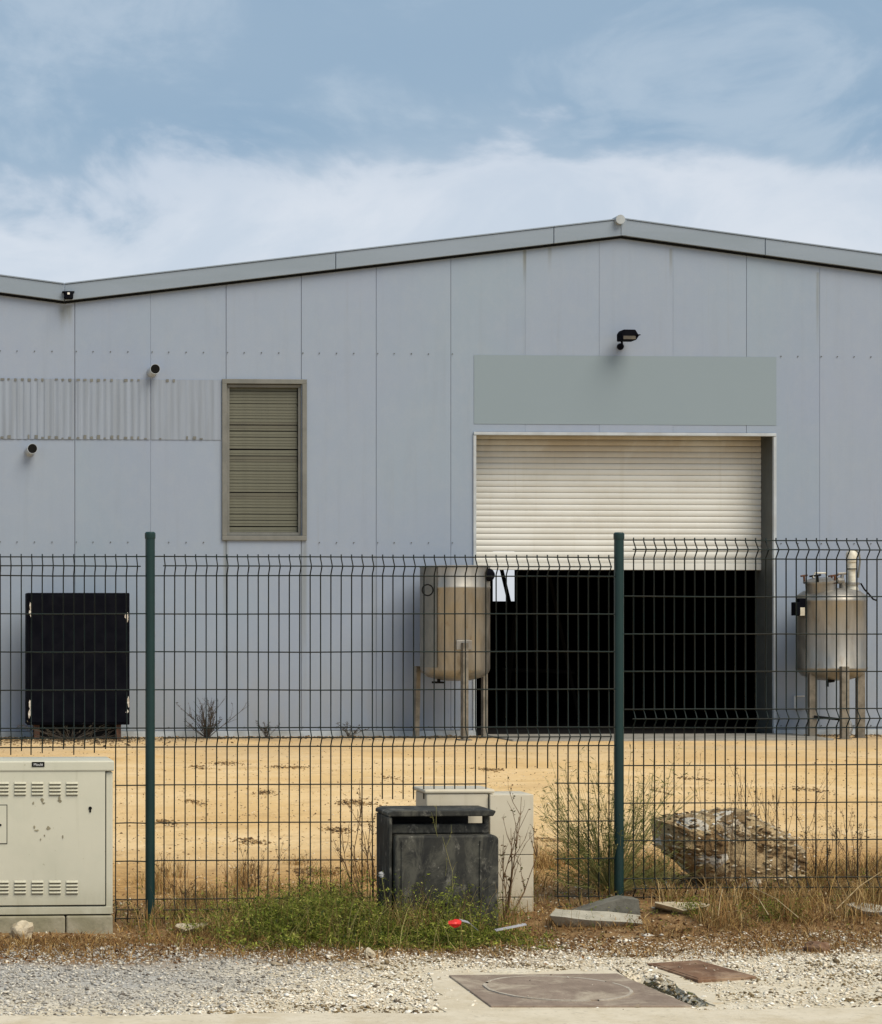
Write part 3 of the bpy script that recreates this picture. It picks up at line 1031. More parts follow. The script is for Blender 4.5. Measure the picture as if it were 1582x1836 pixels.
# ------------------------------------------------------------------ dark metal locker by the wall
YL = YW - 0.75
a, b = P(49, 1300, YL), P(233, 1063, YL)
lk = thing('metal_locker', 'tall near-black metal locker with chipped pale corners against the grey wall', 'locker', ((a.x + b.x) / 2, YL + 0.2, 0.0))
body = obj('body', MB().box(a.x, b.x, YL + 0.012, YL + 0.42, a.z, b.z), M['black'], lk, bevel=0.012)
obj('door', MB().box(a.x + 0.03, b.x - 0.03, YL, YL + 0.010, a.z + 0.03, b.z - 0.03), M['black'], lk, bevel=0.004)
for (px, py, w, hh) in ((54, 1098, 10, 32), (227, 1100, 12, 34), (54, 1272, 9, 34), (229, 1262, 11, 42)):
    mb = MB()
    for _ in range(5):
        cx, cy = px + random.uniform(-w, w) * 0.25, py + random.uniform(-hh, hh) * 0.38
        p = P(cx, cy, YL - 0.003)
        n = 7
        rx, rz = random.uniform(0.008, 0.02), random.uniform(0.03, 0.07)
        poly = [(p.x + rx * random.uniform(0.6, 1.2) * math.cos(2 * math.pi * j / n), p.z + rz * random.uniform(0.6, 1.2) * math.sin(2 * math.pi * j / n)) for j in range(n)]
        yy = YL - 0.004 - 0.0012 * _
        mb.prism(poly, yy, yy + 0.001)
    obj('paint_chip', mb, M['chip'], lk, label='pale patch where the dark paint has flaked')
obj('base', MB().box(a.x + 0.10, b.x - 0.16, YL + 0.14, YL + 0.40, H(a.x, YL) - 0.03, a.z - 0.002), M['gap_black'], lk)  # added black block that deepens the shadow under the locker
for px in (66, 212):
    t = P(px, 1298, YL + 0.1)
    obj('leg', MB().box(t.x - 0.035, t.x + 0.035, YL + 0.06, YL + 0.13, H(t.x, YL) - 0.02, t.z + 0.02), M['rust'], lk, bevel=0.005)
for px in (66, 212):
    t = P(px, 1298, YL + 0.35)
    obj('leg', MB().box(t.x - 0.035, t.x + 0.035, YL + 0.402, YL + 0.418, H(t.x, YL) - 0.02, a.z + 0.02), M['rust'], lk, bevel=0.005)

# ------------------------------------------------------------------ steel tanks
# left tank
YT = YW - 0.62
cx = XX(816, YT)
R = (XX(877, YT) - XX(755, YT)) / 2
zt, zb = ZZ(816, 1015, YT), ZZ(816, 1203, YT)
tk = thing('steel_tank', 'open-topped steel tank on three legs beside the roller door', 'tank', (cx, YT, H(cx, YT)), 'steel tanks outside the warehouse')
prof = [(0.02, zb - 0.13), (R * 0.45, zb - 0.12), (R * 0.8, zb - 0.075), (R * 0.96, zb - 0.02), (R, zb + 0.03), (R, zt - 0.30), (R + 0.006, zt - 0.29), (R + 0.006, zt - 0.27), (R, zt - 0.26), (R, zt - 0.02), (R + 0.012, zt - 0.015), (R + 0.012, zt), (R - 0.02, zt), (R - 0.02, zt - 0.3), (0.02, zt - 0.32)]
obj('tank_body', MB().lathe(prof, (cx, YT, 0), 56), M['steel'], tk, smooth=True)
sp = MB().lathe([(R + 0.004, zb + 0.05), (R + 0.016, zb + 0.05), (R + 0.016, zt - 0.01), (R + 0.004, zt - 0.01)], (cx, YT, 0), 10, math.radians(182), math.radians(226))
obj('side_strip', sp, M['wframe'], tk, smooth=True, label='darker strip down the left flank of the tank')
rp = P(766, 1058, YT - R * 0.72)
obj('ring_handle', MB().torus((rp.x, rp.y - 0.03, rp.z), 0.07, 0.009), M['gap_black'], tk, smooth=True)
sv = P(872, 1031, YT - R * 0.5)
obj('side_fitting', MB().tube([(cx + R * 0.8, YT - R * 0.5, sv.z), (sv.x + 0.03, sv.y - 0.05, sv.z)], [0.07, 0.085], 14).tube([(sv.x + 0.03, sv.y - 0.052, sv.z), (sv.x + 0.06, sv.y - 0.09, sv.z)], [0.085, 0.05], 14), M['black'], tk, smooth=True)
for ang, splay in ((-90, 0.0), (160, 0.02), (24, 0.0)):
    ca, sa = math.cos(math.radians(ang)), math.sin(math.radians(ang))
    g = H(cx + ca * R, YT + sa * R)
    ztop = zb + (0.37 if ang == -90 else 0.06)
    A = Vector((cx + ca * (R + 0.035), YT + sa * (R + 0.035), ztop))
    B = Vector((cx + ca * (R + 0.035 + splay), YT + sa * (R + 0.035), g - 0.01))
    w = 0.052 if ang == -90 else 0.045
    lg = MB().tube([A, B], w, 4)
    l = obj('leg', lg, M['legsteel'], tk)
    obj('foot_plate', MB().box(B.x - 0.08, B.x + 0.08, B.y - 0.08, B.y + 0.08, g - 0.01, g + 0.015), M['legsteel'], l)
    if ang == -90:
        obj('leg_pad', MB().box(A.x - 0.10, A.x + 0.10, A.y + 0.012, A.y + 0.04, ztop - 0.09, ztop + 0.03), M['steel2'], l, bevel=0.004)
v = P(787, 1222, YT - 0.1)
obj('drain_valve', MB().tube([(v.x, v.y, zb - 0.05), (v.x, v.y, v.z)], 0.022, 8).tube([(v.x - 0.09, v.y, v.z - 0.01), (v.x + 0.08, v.y, v.z - 0.012)], 0.014, 6), M['gap_black'], tk)

# right tank
cx = XX(1491, YT)
R = (XX(1550, YT) - XX(1432, YT)) / 2
zt, zb = ZZ(1491, 1070, YT), ZZ(1491, 1203, YT)
tk = thing('steel_tank', 'domed steel tank with valves and a pale pump head on top', 'tank', (cx, YT, H(cx, YT)), 'steel tanks outside the warehouse')
prof = [(0.02, zb - 0.13), (R * 0.5, zb - 0.115), (R * 0.85, zb - 0.06), (R, zb + 0.02), (R + 0.006, zb + 0.03), (R + 0.006, zb + 0.05), (R, zb + 0.06), (R, zt - 0.07), (R + 0.005, zt - 0.06), (R + 0.005, zt - 0.04), (R, zt - 0.03), (R * 0.97, zt + 0.02), (R * 0.8, zt + 0.075), (R * 0.5, zt + 0.105), (0.02, zt + 0.12)]
obj('tank_body', MB().lathe(prof, (cx, YT, 0), 56), M['steel'], tk, smooth=True)
# manway
mc = Vector((cx - R * 0.42, YT - R * 0.25, zt + 0.05))
ax = Vector((-0.10, -0.1, 1)).normalized()
mw = obj('manway', MB().tube([mc, mc + ax * 0.14], 0.19, 24).tube([mc + ax * 0.14, mc + ax * 0.165], 0.215, 24).tube([mc + ax * 0.165, mc + ax * 0.19], [0.20, 0.12], 24), M['steel2'], tk, smooth=True)
for j in range(5):
    a = 2 * math.pi * (j / 5 + 0.06)
    p = mc + Vector((0.2 * math.cos(a), 0.2 * math.sin(a), 0)) + ax * 0.12
    obj('clamp_screw', MB().tube([p, p + ax * 0.1], 0.014, 6).tube([p + ax * 0.1 + Vector((-0.045, 0, 0)), p + ax * 0.1 + Vector((0.045, 0, 0.012))], 0.013, 6), M['gap_black'] if j % 2 else M['rust'], mw)
p = mc + ax * 0.2
obj('manway_handle', MB().tube([p + Vector((-0.09, 0, 0)), p + Vector((-0.07, 0, 0.06)), p + Vector((0.07, 0, 0.06)), p + Vector((0.09, 0, 0))], 0.012, 6), M['offwhite'], mw)
# elbow fitting
p0 = Vector((XX(1508, YT), YT - 0.05, zt + 0.09))
obj('pipe_elbow', MB().tube([p0, p0 + Vector((0, 0, 0.07)), p0 + Vector((-0.02, -0.02, 0.12)), p0 + Vector((-0.10, -0.04, 0.12))], 0.045, 10).tube([p0 + Vector((-0.02, 0, 0.12)), p0 + Vector((0.0, 0, 0.21))], 0.022, 8).tube([p0 + Vector((-0.06, 0, 0.21)), p0 + Vector((0.06, 0, 0.215))], 0.016, 6), M['steel2'], tk, smooth=True)
# pump head
p1 = Vector((XX(1526, YT), YT - 0.02, zt + 0.05))
zc = [ZZ(1526, y, YT) for y in (1046, 1036, 1022, 1020, 1008, 1005, 992, 988)]
ph = obj('pump_head', MB().lathe([(0.02, zc[0] - 0.09), (0.085, zc[0] - 0.09), (0.075, zc[0]), (0.05, zc[0] + 0.002), (0.05, zc[2]), (0.066, zc[2]), (0.066, zc[3] + 0.01), (0.055, zc[3] + 0.012), (0.055, zc[4]), (0.068, zc[4]), (0.072, zc[5]), (0.072, zc[6]), (0.05, zc[7]), (0.005, zc[7] + 0.012)], (p1.x, p1.y, 0), 20), M['offwhite'], tk, smooth=True)
obj('clamp_ring', MB().lathe([(0.05, zc[0] - 0.02), (0.10, zc[0] - 0.02), (0.10, zc[0] + 0.012), (0.05, zc[0] + 0.012)], (p1.x, p1.y, 0), 20), M['steel'], ph, smooth=True)
obj('dark_band', MB().lathe([(0.06, zc[2] + 0.006), (0.0665, zc[2] + 0.004), (0.0665, zc[2] + 0.02), (0.06, zc[2] + 0.02)], (p1.x, p1.y, 0), 20), M['gap_black'], ph, smooth=True)
obj('lever', MB().tube([(p1.x + 0.03, p1.y - 0.03, zc[7] + 0.01), (p1.x + 0.085, p1.y - 0.03, zc[7] - 0.02), (p1.x + 0.10, p1.y - 0.03, zc[5]), (p1.x + 0.075, p1.y - 0.03, zc[1])], 0.013, 6), M['wframe'], ph)
q0 = Vector((p1.x + 0.10, p1.y - 0.05, zc[0]))
obj('cable', MB().tube([q0, q0 + Vector((0.05, 0, -0.08)), q0 + Vector((0.10, 0, -0.13)), q0 + Vector((0.17, 0, -0.21)), q0 + Vector((0.22, 0, -0.225))], 0.011, 6), M['gap_black'], tk)
# gauge on the flank
gx = P(1432, 1092, YT - R * 0.35)
ga = obj('gauge_box', MB().box(gx.x - 0.06, gx.x + 0.0, gx.y - 0.07, gx.y + 0.1, gx.z - 0.085, gx.z + 0.09).box(gx.x + 0.0, gx.x + 0.09, gx.y - 0.03, gx.y + 0.1, gx.z - 0.09, gx.z + 0.14), M['black'], tk, bevel=0.01)
obj('gauge_label', MB().box(gx.x + 0.004, gx.x + 0.07, gx.y - 0.036, gx.y - 0.031, gx.z - 0.085, gx.z + 0.02), M['offwhite'], ga)
for ang in (-95, 205, -22):
    ca, sa = math.cos(math.radians(ang)), math.sin(math.radians(ang))
    rr = R * 0.80
    g = H(cx + ca * rr, YT + sa * rr)
    ztop = zb + (0.07 if ang == -95 else 0.0)
    x, y = cx + ca * rr, YT + sa * (rr if ang != -95 else R + 0.03)
    l = obj('leg', MB().box(x - 0.052, x + 0.052, y - 0.04, y + 0.04, g - 0.01, ztop), M['legsteel'], tk, bevel=0.008)
    obj('foot_plate', MB().box(x - 0.075, x + 0.075, y - 0.06, y + 0.06, g - 0.012, g + 0.012), M['legsteel'], l)
    if ang == 205:
        obj('leg_brace', MB().tube([(x, y - 0.06, g + 0.28), (x + 0.29, y - 0.14, g + 0.25)], 0.018, 6), M['gap_black'], l)
v = Vector((cx - 0.14, YT - 0.2, zb - 0.06))
obj('drain_valve', MB().tube([v, v + Vector((0, 0, -0.14))], 0.018, 8).tube([v + Vector((0.0, 0, -0.07)), v + Vector((0.09, 0, -0.06))], 0.022, 8), M['gap_black'], tk)
v = Vector((cx + 0.06, YT - 0.3, zb - 0.06))
obj('outlet_valve', MB().tube([v, v + Vector((0, 0, -0.09))], 0.03, 8).tube([v + Vector((0, 0, -0.06)), v + Vector((-0.03, -0.02, -0.13))], 0.015, 6), M['legsteel'], tk)
# crumpled white bag between the legs
wb = MB()
p = P(1521, 1300, YT)
gz = H(p.x, p.y)
bm = bmesh.new()
bmesh.ops.create_icosphere(bm, subdivisions=3, radius=1.0)
for vv in bm.verts:
    n3 = mnoise.noise(vv.co * 2.3 + Vector((3, 1, 2))) * 0.5
    vv.co = Vector((vv.co.x * 0.06 * (1 + n3), vv.co.y * 0.05 * (1 + n3), (vv.co.z + 1) * 0.11 * (1 + n3 * 0.8)))
wb.add([vv.co + Vector((p.x, p.y, gz)) for vv in bm.verts], [[v.index for v in f.verts] for f in bm.faces])
bm.free()
tag(obj('plastic_bag', wb, M['white']), 'crumpled white bag on the ground between the right tank legs', 'bag')

# ------------------------------------------------------------------ wire fence
PXL, PXR = XX(269.5, YF), XX(1110, YF)
ZTOP_M = ZZ(690, 999, YF)              # top wire of the middle and left panels
ZTOP_R = ZZ(1350, 969, YF)
PR = 0.0255


def post(px, ztop, label):
    x = XX(px, YF)
    g = H(x, YF)
    t = thing('fence_post', label, 'fence post', (x, YF, g), 'green posts of the wire fence')
    obj('tube', MB().tube([(x, YF, g - 0.05), (x, YF, ztop - 0.02)], PR, 20), M['green'], t, smooth=True)
    cp = MB().lathe([(0.0275, ztop - 0.035), (0.0285, ztop - 0.03), (0.0285, ztop - 0.006), (0.022, ztop + 0.001), (0.002, ztop + 0.002)], (x, YF, 0), 20)
    obj('cap', cp, M['green'], t, smooth=True)
    return t


PZL = ZZ(269, 954, YF)
PZR = ZZ(1110, 955, YF)
post(269.5, PZL, 'round dark green fence post next to the grey-cream cabinet')
post(1110, PZR, 'round dark green fence post rising from the leafy broom bush')

ROWS = [0, 0.05, 0.1, 0.3, 0.5, 0.7, 0.9, 0.95, 1.0, 1.2, 1.4, 1.6, 1.8, 1.85, 1.9]
KINK = {0.05, 0.95, 1.85}
KD = 0.036
WR = 0.0035
wire_cache = {}


def vwire_mesh(length):
    """vertical wire hanging from z=+0.012 down to -length with the three V folds"""
    key = round(length, 2)
    if key in wire_cache:
        return wire_cache[key]
    pts = [(0, 0, 0.014), (0, 0, -0.002)]
    for kz in (0.05, 0.95, 1.85):
        for dz, dy in ((-0.043, 0.0), (-0.004, -KD), (0.004, -KD), (0.043, 0.0)):
            pts.append((0, dy, -(kz + dz)))
    out = [p for p in pts if p[2] > -key]
    last = out[-1]
    out.append((0, last[1], -key))
    me = bpy.data.meshes.new('vertical_wire')
    mb = MB().tube(out, WR, 6)
    me.from_pydata(mb.v, [], mb.f)
    me.shade_smooth()
    me.materials.append(M['wire'])
    wire_cache[key] = me
    return me


def fence_panel(xa, xb, ztop, label, cut, hspan):
    """cut(x) -> length of the wire at x; hspan(row) -> list of x-intervals where that row is present"""
    t = thing('wire_fence', label, 'wire fence', ((xa + xb) / 2, YF, H((xa + xb) / 2, YF)), 'welded wire panels of the fence')
    o0 = origin(t)
    xw = xa
    while xw <= xb + 1e-6:
        L = cut(xw)
        if L > 0.05:
            o = bpy.data.objects.new('vertical_wire', vwire_mesh(L))
            COL.objects.link(o)
            o.parent = t
            o.location = (xw - o0.x, -o0.y + YF + 0.002, ztop - o0.z)
            o.rotation_euler = (random.gauss(0, 0.0012), random.gauss(0, 0.0014), 0)
        xw += 0.0553
    for rw in ROWS:
        for a, b in hspan(rw):
            y = YF - (KD if rw in KINK else 0) - 2 * WR
            n = max(2, int((b - a) / 0.4))
            pts = [(a + (b - a) * j / n, y + random.gauss(0, 0.0008), ztop - rw + random.gauss(0, 0.0012)) for j in range(n + 1)]
            obj('horizontal_wire', MB().tube(pts, WR, 6), M['wire'], t, recalc=False, smooth=True)
    return t


FX = lambda px: XX(px, YF)
depth_at = lambda px, py, zt: zt - ZZ(px, py, YF)
# left panel, cut round the cabinet
cab_r = FX(206)
lz = depth_at(120, 1344, ZTOP_M)


def cut_l(x):
    if x < FX(199):
        return lz + random.uniform(-0.02, 0.03)
    return 1.92


def hs_l(rw):
    a, b = FX(-560), PXL - PR
    if rw in KINK:
        b = FX(251)
    if rw > lz:
        a = FX(206)
    return [(a, b)]


fence_panel(FX(245.5) - 0.0553 * 40, FX(246), ZTOP_M, 'green wire fence panel trimmed short above the cabinet', cut_l, hs_l)


def cut_m(x):
    if FX(674) < x < FX(876):
        return depth_at(770, 1432, ZTOP_M) + random.uniform(-0.006, 0.006)
    if FX(876) <= x < FX(988):
        return depth_at(930, 1378, ZTOP_M) + random.uniform(-0.004, 0.004)
    return 1.93


def hs_m(rw):
    a, b = PXL + PR, PXR - PR
    if rw in KINK:
        a, b = FX(291), FX(1093)
    if rw < 1.15:
        return [(a, b)]
    if rw < 1.3:
        return [(a, FX(871)), (FX(994), b)]
    return [(a, FX(672)), (FX(994), b)]


fence_panel(FX(295), FX(1096), ZTOP_M, 'green wire fence panel notched around the cream meter box, between both posts', cut_m, hs_m)


def hs_r(rw):
    a, b = PXR + PR, FX(1132) + 0.0553 * 44 + 0.02
    if rw in KINK:
        a = FX(1130)
    return [(a, b)]


fence_panel(FX(1136.5), FX(1136.5) + 0.0553 * 43, ZTOP_R, 'green wire fence panel set higher, standing before the rubble boulder', lambda x: 1.92, hs_r)

# ------------------------------------------------------------------ grey-cream street cabinet
YC0, YC1 = 11.45, 11.78
cr, cl_ = XX(204, YC0), XX(204, YC0) - 1.32
ct = ZZ(100, 1364, YC0)
cbz = ZZ(100, 1641, YC0)
gz = H(1.0, YC0) - 0.02
cb = thing('street_cabinet', 'cream metal utility cabinet with louvred door on a concrete plinth', 'cabinet', ((cr + cl_) / 2, YC0 + 0.16, gz))
obj('body', MB().box(cl_ + 0.012, cr - 0.003, YC0 + 0.012, YC1, cbz + 0.002, ct - 0.06), M['cabinet'], cb, bevel=0.005)
obj('lid', MB().box(cl_, cr + 0.003, YC0 - 0.006, YC1 + 0.01, ct - 0.055, ct), M['cabinet'], cb, bevel=0.008)
dz0, dz1 = ZZ(100, 1623, YC0), ZZ(100, 1380, YC0)
dx1 = XX(189, YC0)
dx0 = cl_ + (cr - dx1)
obj('door_gap', MB().box(dx0 - 0.006, dx1 + 0.006, YC0 + 0.0085, YC0 + 0.0115, dz0 - 0.006, dz1 + 0.008), M['gap_black'], cb)
dr = obj('door', MB().box(dx0, dx1, YC0, YC0 + 0.008, dz0, dz1), M['cabinet'], cb, bevel=0.002)
# louvres
lw = 0.06
lm = MB()
lm.add([(0, 0, 0.0065), (lw, 0, 0.0065), (lw, -0.009, -0.004), (0, -0.009, -0.004), (lw, 0, -0.0045), (0, 0, -0.0045)],
       [(0, 3, 2, 1), (3, 5, 4, 2), (0, 5, 3), (1, 2, 4), (0, 1, 4, 5)])
lme = bpy.data.meshes.new('louvre')
lme.from_pydata(lm.v, [], lm.f)
lme.materials.append(M['cabinet'])
lsm = bpy.data.meshes.new('louvre_slot')
sm2 = MB().box(0.001, lw - 0.001, -0.004, -0.0005, -0.0105, -0.0052)
lsm.from_pydata(sm2.v, [], sm2.f)
lsm.materials.append(M['residue'])
o0 = origin(dr)
for pxs in (119, 88.5, 57, 26, -5, -36, -67, -98, -129):
    for py0 in (1404, 1581):
        for j in range(4):
            p = P(pxs, py0 + j * 6.3, YC0)
            for me in (lme, lsm):
                o = bpy.data.objects.new(me.name, me)
                COL.objects.link(o)
                o.parent = dr
                o.location = (p.x - o0.x, YC0 - 0.0005 - o0.y, p.z - o0.z)
# keyhole
k = P(162, 1449, YC0)
kh = MB().tube([(k.x, YC0 - 0.0045, k.z), (k.x, YC0 - 0.001, k.z)], 0.0088, 14).prism([(k.x - 0.0045, k.z - 0.021), (k.x + 0.0045, k.z - 0.021), (k.x + 0.0045, k.z - 0.004), (k.x - 0.0045, k.z - 0.004)], YC0 - 0.004, YC0 - 0.001)
obj('keyhole', kh, M['gap_black'], dr)
# inspection flap
a, b = P(-46, 1512, YC0), P(12, 1444, YC0)
obj('flap_gap', MB().box(a.x - 0.004, b.x + 0.004, YC0 - 0.0022, YC0 - 0.0008, a.z - 0.004, b.z + 0.004), M['gap_black'], dr)
ff = obj('flap', MB().box(a.x, b.x, YC0 - 0.005, YC0 - 0.0024, a.z, b.z), M['cabinet'], dr)
kk = P(1, 1479, YC0)
obj('lock', MB().tube([(kk.x, YC0 - 0.008, kk.z), (kk.x, YC0 - 0.0055, kk.z)], 0.006, 10), M['gap_black'], dr)
# name plate on the lid
a, b = P(57.5, 1375, YC0 - 0.006), P(80, 1366, YC0 - 0.006)
npz = obj('name_plate', MB().box(a.x, b.x, YC0 - 0.0095, YC0 - 0.0065, a.z, b.z), M['gap_black'], cb)
fc = bpy.data.curves.new('plate_lettering', 'FONT')
fc.body = 'Moulé'
fc.size = 0.019
fc.align_x = 'CENTER'
fc.align_y = 'CENTER'
fc.extrude = 0.0004
fc.materials.append(M['logo'])
tmp = bpy.data.objects.new('tmp_text', fc)
COL.objects.link(tmp)
bpy.context.view_layer.update()
fme = bpy.data.meshes.new_from_object(tmp.evaluated_get(bpy.context.evaluated_depsgraph_get()))
bpy.data.objects.remove(tmp)
fo = bpy.data.objects.new('plate_lettering', fme)
COL.objects.link(fo)
fo.parent = npz
o0 = origin(npz)
fo.location = ((a.x + b.x) / 2 - o0.x, YC0 - 0.0106 - o0.y, (a.z + b.z) / 2 - 0.001 - o0.z)
fo.rotation_euler = (math.pi / 2, 0, 0)


def blotch(px, py, w, hgt, seed, parent, mat, Y):
    rr = random.Random(seed)
    mb = MB()
    n = 11
    p = P(px, py, Y)
    s = Y / F
    mb.prism([(p.x + w * s * rr.uniform(0.35, 1.0) * math.cos(2 * math.pi * j / n), p.z + hgt * s * rr.uniform(0.35, 1.0) * math.sin(2 * math.pi * j / n)) for j in range(n)], Y, Y + 0.0006)
    return obj('glue_residue', mb, mat, parent)


for k, (px, py, w, hgt) in enumerate(((76, 1434, 4, 5), (79, 1440, 4, 2), (107, 1431, 3, 6), (108, 1436, 5, 4), (62, 1483, 3, 4), (66, 1489, 5, 2), (87, 1485, 5, 5), (73, 1505, 2, 3), (113, 1500, 2, 5), (80, 1498, 2, 3), (60, 1440, 2, 4))):
    blotch(px, py, w, hgt, k, dr, M['residue'], YC0 - 0.0016 - 0.0008 * (k % 3))
# lower rail and plinth in two castings
obj('lower_rail', MB().box(cl_ + 0.01, cr - 0.012, YC0 + 0.002, YC0 + 0.011, cbz + 0.004, dz0 - 0.01), M['cabinet'], cb, bevel=0.002)
xs_ = XX(118, YC0)
obj('plinth_block', MB().box(cl_, xs_ - 0.003, YC0 - 0.01, YC1, gz, cbz - 0.004), M['plinth'], cb, bevel=0.008)
obj('plinth_block', MB().box(xs_ + 0.003, cr - 0.004, YC0 - 0.004, YC1, gz, cbz - 0.004), M['plinth'], cb, bevel=0.008)

# ------------------------------------------------------------------ cream meter box behind the black one
YM = 11.62
x0, x1, x2 = XX(763, YM), XX(879, YM), XX(957, YM)
g = H(3.1, YM) - 0.05
mz_top, pz_top = ZZ(800, 1420, YM), ZZ(920, 1424, YM)
mbx = thing('meter_box', 'cream plastic meter box and tall side column standing in the fence line', 'meter box', ((x0 + x2) / 2, YM + 0.1, g))
obj('box_body', MB().box(x0 + 0.01, x1 - 0.004, YM + 0.02, YM + 0.26, g, mz_top - 0.012), M['cream'], mbx, bevel=0.006)
obj('box_lid', MB().box(x0 - 0.002, x1 + 0.03, YM + 0.012, YM + 0.29, mz_top - 0.010, mz_top + 0.012), M['cream'], mbx, bevel=0.008)
zs = [g, ZZ(920, 1609, YM), ZZ(920, 1533, YM), pz_top]
for a, b in zip(zs[:-1], zs[1:]):
    obj('column_section', MB().box(x1, x2, YM, YM + 0.24, a + 0.0022, b - 0.0022), M['cream'], mbx, bevel=0.003)
obj('column_core', MB().box(x1 + 0.008, x2 - 0.008, YM + 0.006, YM + 0.23, g, pz_top - 0.01), M['wframe'], mbx)

# ------------------------------------------------------------------ black weathered box in front
YK = 11.30
def kx(px, Y=YK): return XX(px, Y)
def kz(py, Y=YK): return ZZ(790, py, Y)
g = H(2.8, YK) - 0.05
bb = thing('letter_bin', 'weathered black plastic box with a dark slot, half sunk in green weeds', 'box', (kx(790), YK + 0.15, g))
obj('left_post', MB().box(kx(697), kx(704), YK + 0.0, YK + 0.29, g, kz(1464) - 0.001), M['darkbox'], bb, bevel=0.008)
obj('back_panel', MB().box(kx(705), kx(862), YK + 0.245, YK + 0.265, g, kz(1466)), M['backing'], bb)
obj('hood', MB().prism([(kx(696), kz(1463.5)), (kx(884), kz(1463.5)), (kx(889), kz(1455)), (kx(886), kz(1453)), (kx(706), kz(1453)), (kx(696), kz(1457))], YK - 0.012, YK + 0.30), M['darkbox'], bb, bevel=0.005)
obj('right_post', MB().box(kx(874), kx(882), YK + 0.06, YK + 0.10, kz(1500), kz(1465)), M['darkbox'], bb)
obj('ledge', MB().box(kx(706), kx(882), YK + 0.05, YK + 0.10, kz(1496), kz(1479)), M['darkbox'], bb, bevel=0.006)
fp = MB()
fp.prism([(kx(706, YK), g), (kx(892, YK), g), (kx(892, YK), kz(1503)), (kx(886, YK), kz(1497)), (kx(710, YK), kz(1497)), (kx(706, YK), kz(1503))], YK - 0.03, YK + 0.2)
fpo = obj('front_panel', fp, M['darkbox'], bb, bevel=0.012)
for px in (717, 857):
    obj('moulded_rib', MB().box(kx(px), kx(px + 5), YK - 0.037, YK - 0.0305, g + 0.1, kz(1506)), M['darkbox'], fpo, bevel=0.003)
for j, (pa, pb) in enumerate(((787, 790), (793, 798), (800, 803), (805, 811))):
    obj('worn_letter', MB().box(kx(pa), kx(pb), YK - 0.0335, YK - 0.0305, kz(1626), kz(1617) - 0.004 * (j % 2)), M['gap_black'], fpo)

# ------------------------------------------------------------------ covers in the ground
zg = -0.06
cor = [G(805, 1748, zg + 0.012), G(880, 1803, zg + 0.012), G(1243, 1803, zg + 0.012), G(1108, 1745, zg + 0.012)]
ctr = sum(cor, Vector()) / 4
mh = thing('manhole_cover', 'large square brown-grey manhole cover with a pale worn ring', 'manhole cover', (ctr.x, ctr.y, zg))
obj('frame_plate', MB().slab(cor, 0.03), M['manhole'], mh, bevel=0.004)
u = ((cor[2] + cor[3]) / 2 - (cor[0] + cor[1]) / 2)
w = ((cor[0] + cor[3]) / 2 - (cor[1] + cor[2]) / 2)
ec = G(1000, 1773, zg + 0.012)
n = 48
rin, rout = [], []
for j in range(n):
    a = 2 * math.pi * j / n
    jit = 1 + random.uniform(-0.012, 0.012)
    d = Vector(u) * 0.385 * math.cos(a) + Vector(w) * 0.40 * math.sin(a)
    rin.append(ec + d * 0.955)
    rout.append(ec + d * 1.0 * jit)
lidm = MB().slab([Vector((p.x, p.y, zg + 0.0165)) for p in rin], 0.01)
obj('round_lid', lidm, M['manhole'], mh)
rg = MB()
vs = [(p.x, p.y, zg + 0.0175) for p in rout] + [(p.x, p.y, zg + 0.0175) for p in rin] + [(p.x, p.y, zg + 0.010) for p in rout] + [(p.x, p.y, zg + 0.010) for p in rin]
fs = []
for j in range(n):
    k = (j + 1) % n
    if (j % 17) in (3,):
        continue
    fs += [(j, k, n + k, n + j), (2 * n + j, 2 * n + k, k, j), (n + j, n + k, 3 * n + k, 3 * n + j)]
rg.add(vs, fs)
obj('worn_ring', rg, M['ring'], mh, recalc=False)

cor = [G(1160, 1727, zg + 0.014), G(1252, 1757, zg + 0.014), G(1356, 1750, zg + 0.014), G(1252, 1721, zg + 0.014)]
ctr = sum(cor, Vector()) / 4
mh = thing('access_cover', 'small rusty brown square access cover beside the trench', 'access cover', (ctr.x, ctr.y, zg))
obj('plate', MB().slab(cor, 0.035), M['rustplate'], mh, bevel=0.003)
inn = [ctr + (p - ctr) * 0.88 + Vector((0, 0, 0.003)) for p in cor]
obj('raised_centre', MB().slab(inn, 0.006), M['rustplate'], mh, bevel=0.002)

# pale screed patches round the covers
def patch(name, pix, z):
    pts = [G(px, py, z) for px, py in pix]
    poly = []
    for a, b in zip(pts, pts[1:] + pts[:1]):
        for t in range(6):
            p = a.lerp(b, t / 6)
            poly.append(Vector((p.x + random.uniform(-0.03, 0.03), p.y + random.uniform(-0.05, 0.05), z)))
    return struct(name, MB().slab(poly, 0.03), M['pave'])


patch('concrete_patch', [(772, 1742), (800, 1836), (1250, 1822), (1244, 1808), (1112, 1745), (1100, 1738)], -0.056)
patch('concrete_patch', [(1150, 1733), (1196, 1752), (1262, 1800), (1300, 1796), (1238, 1760), (1182, 1731)], -0.0545)

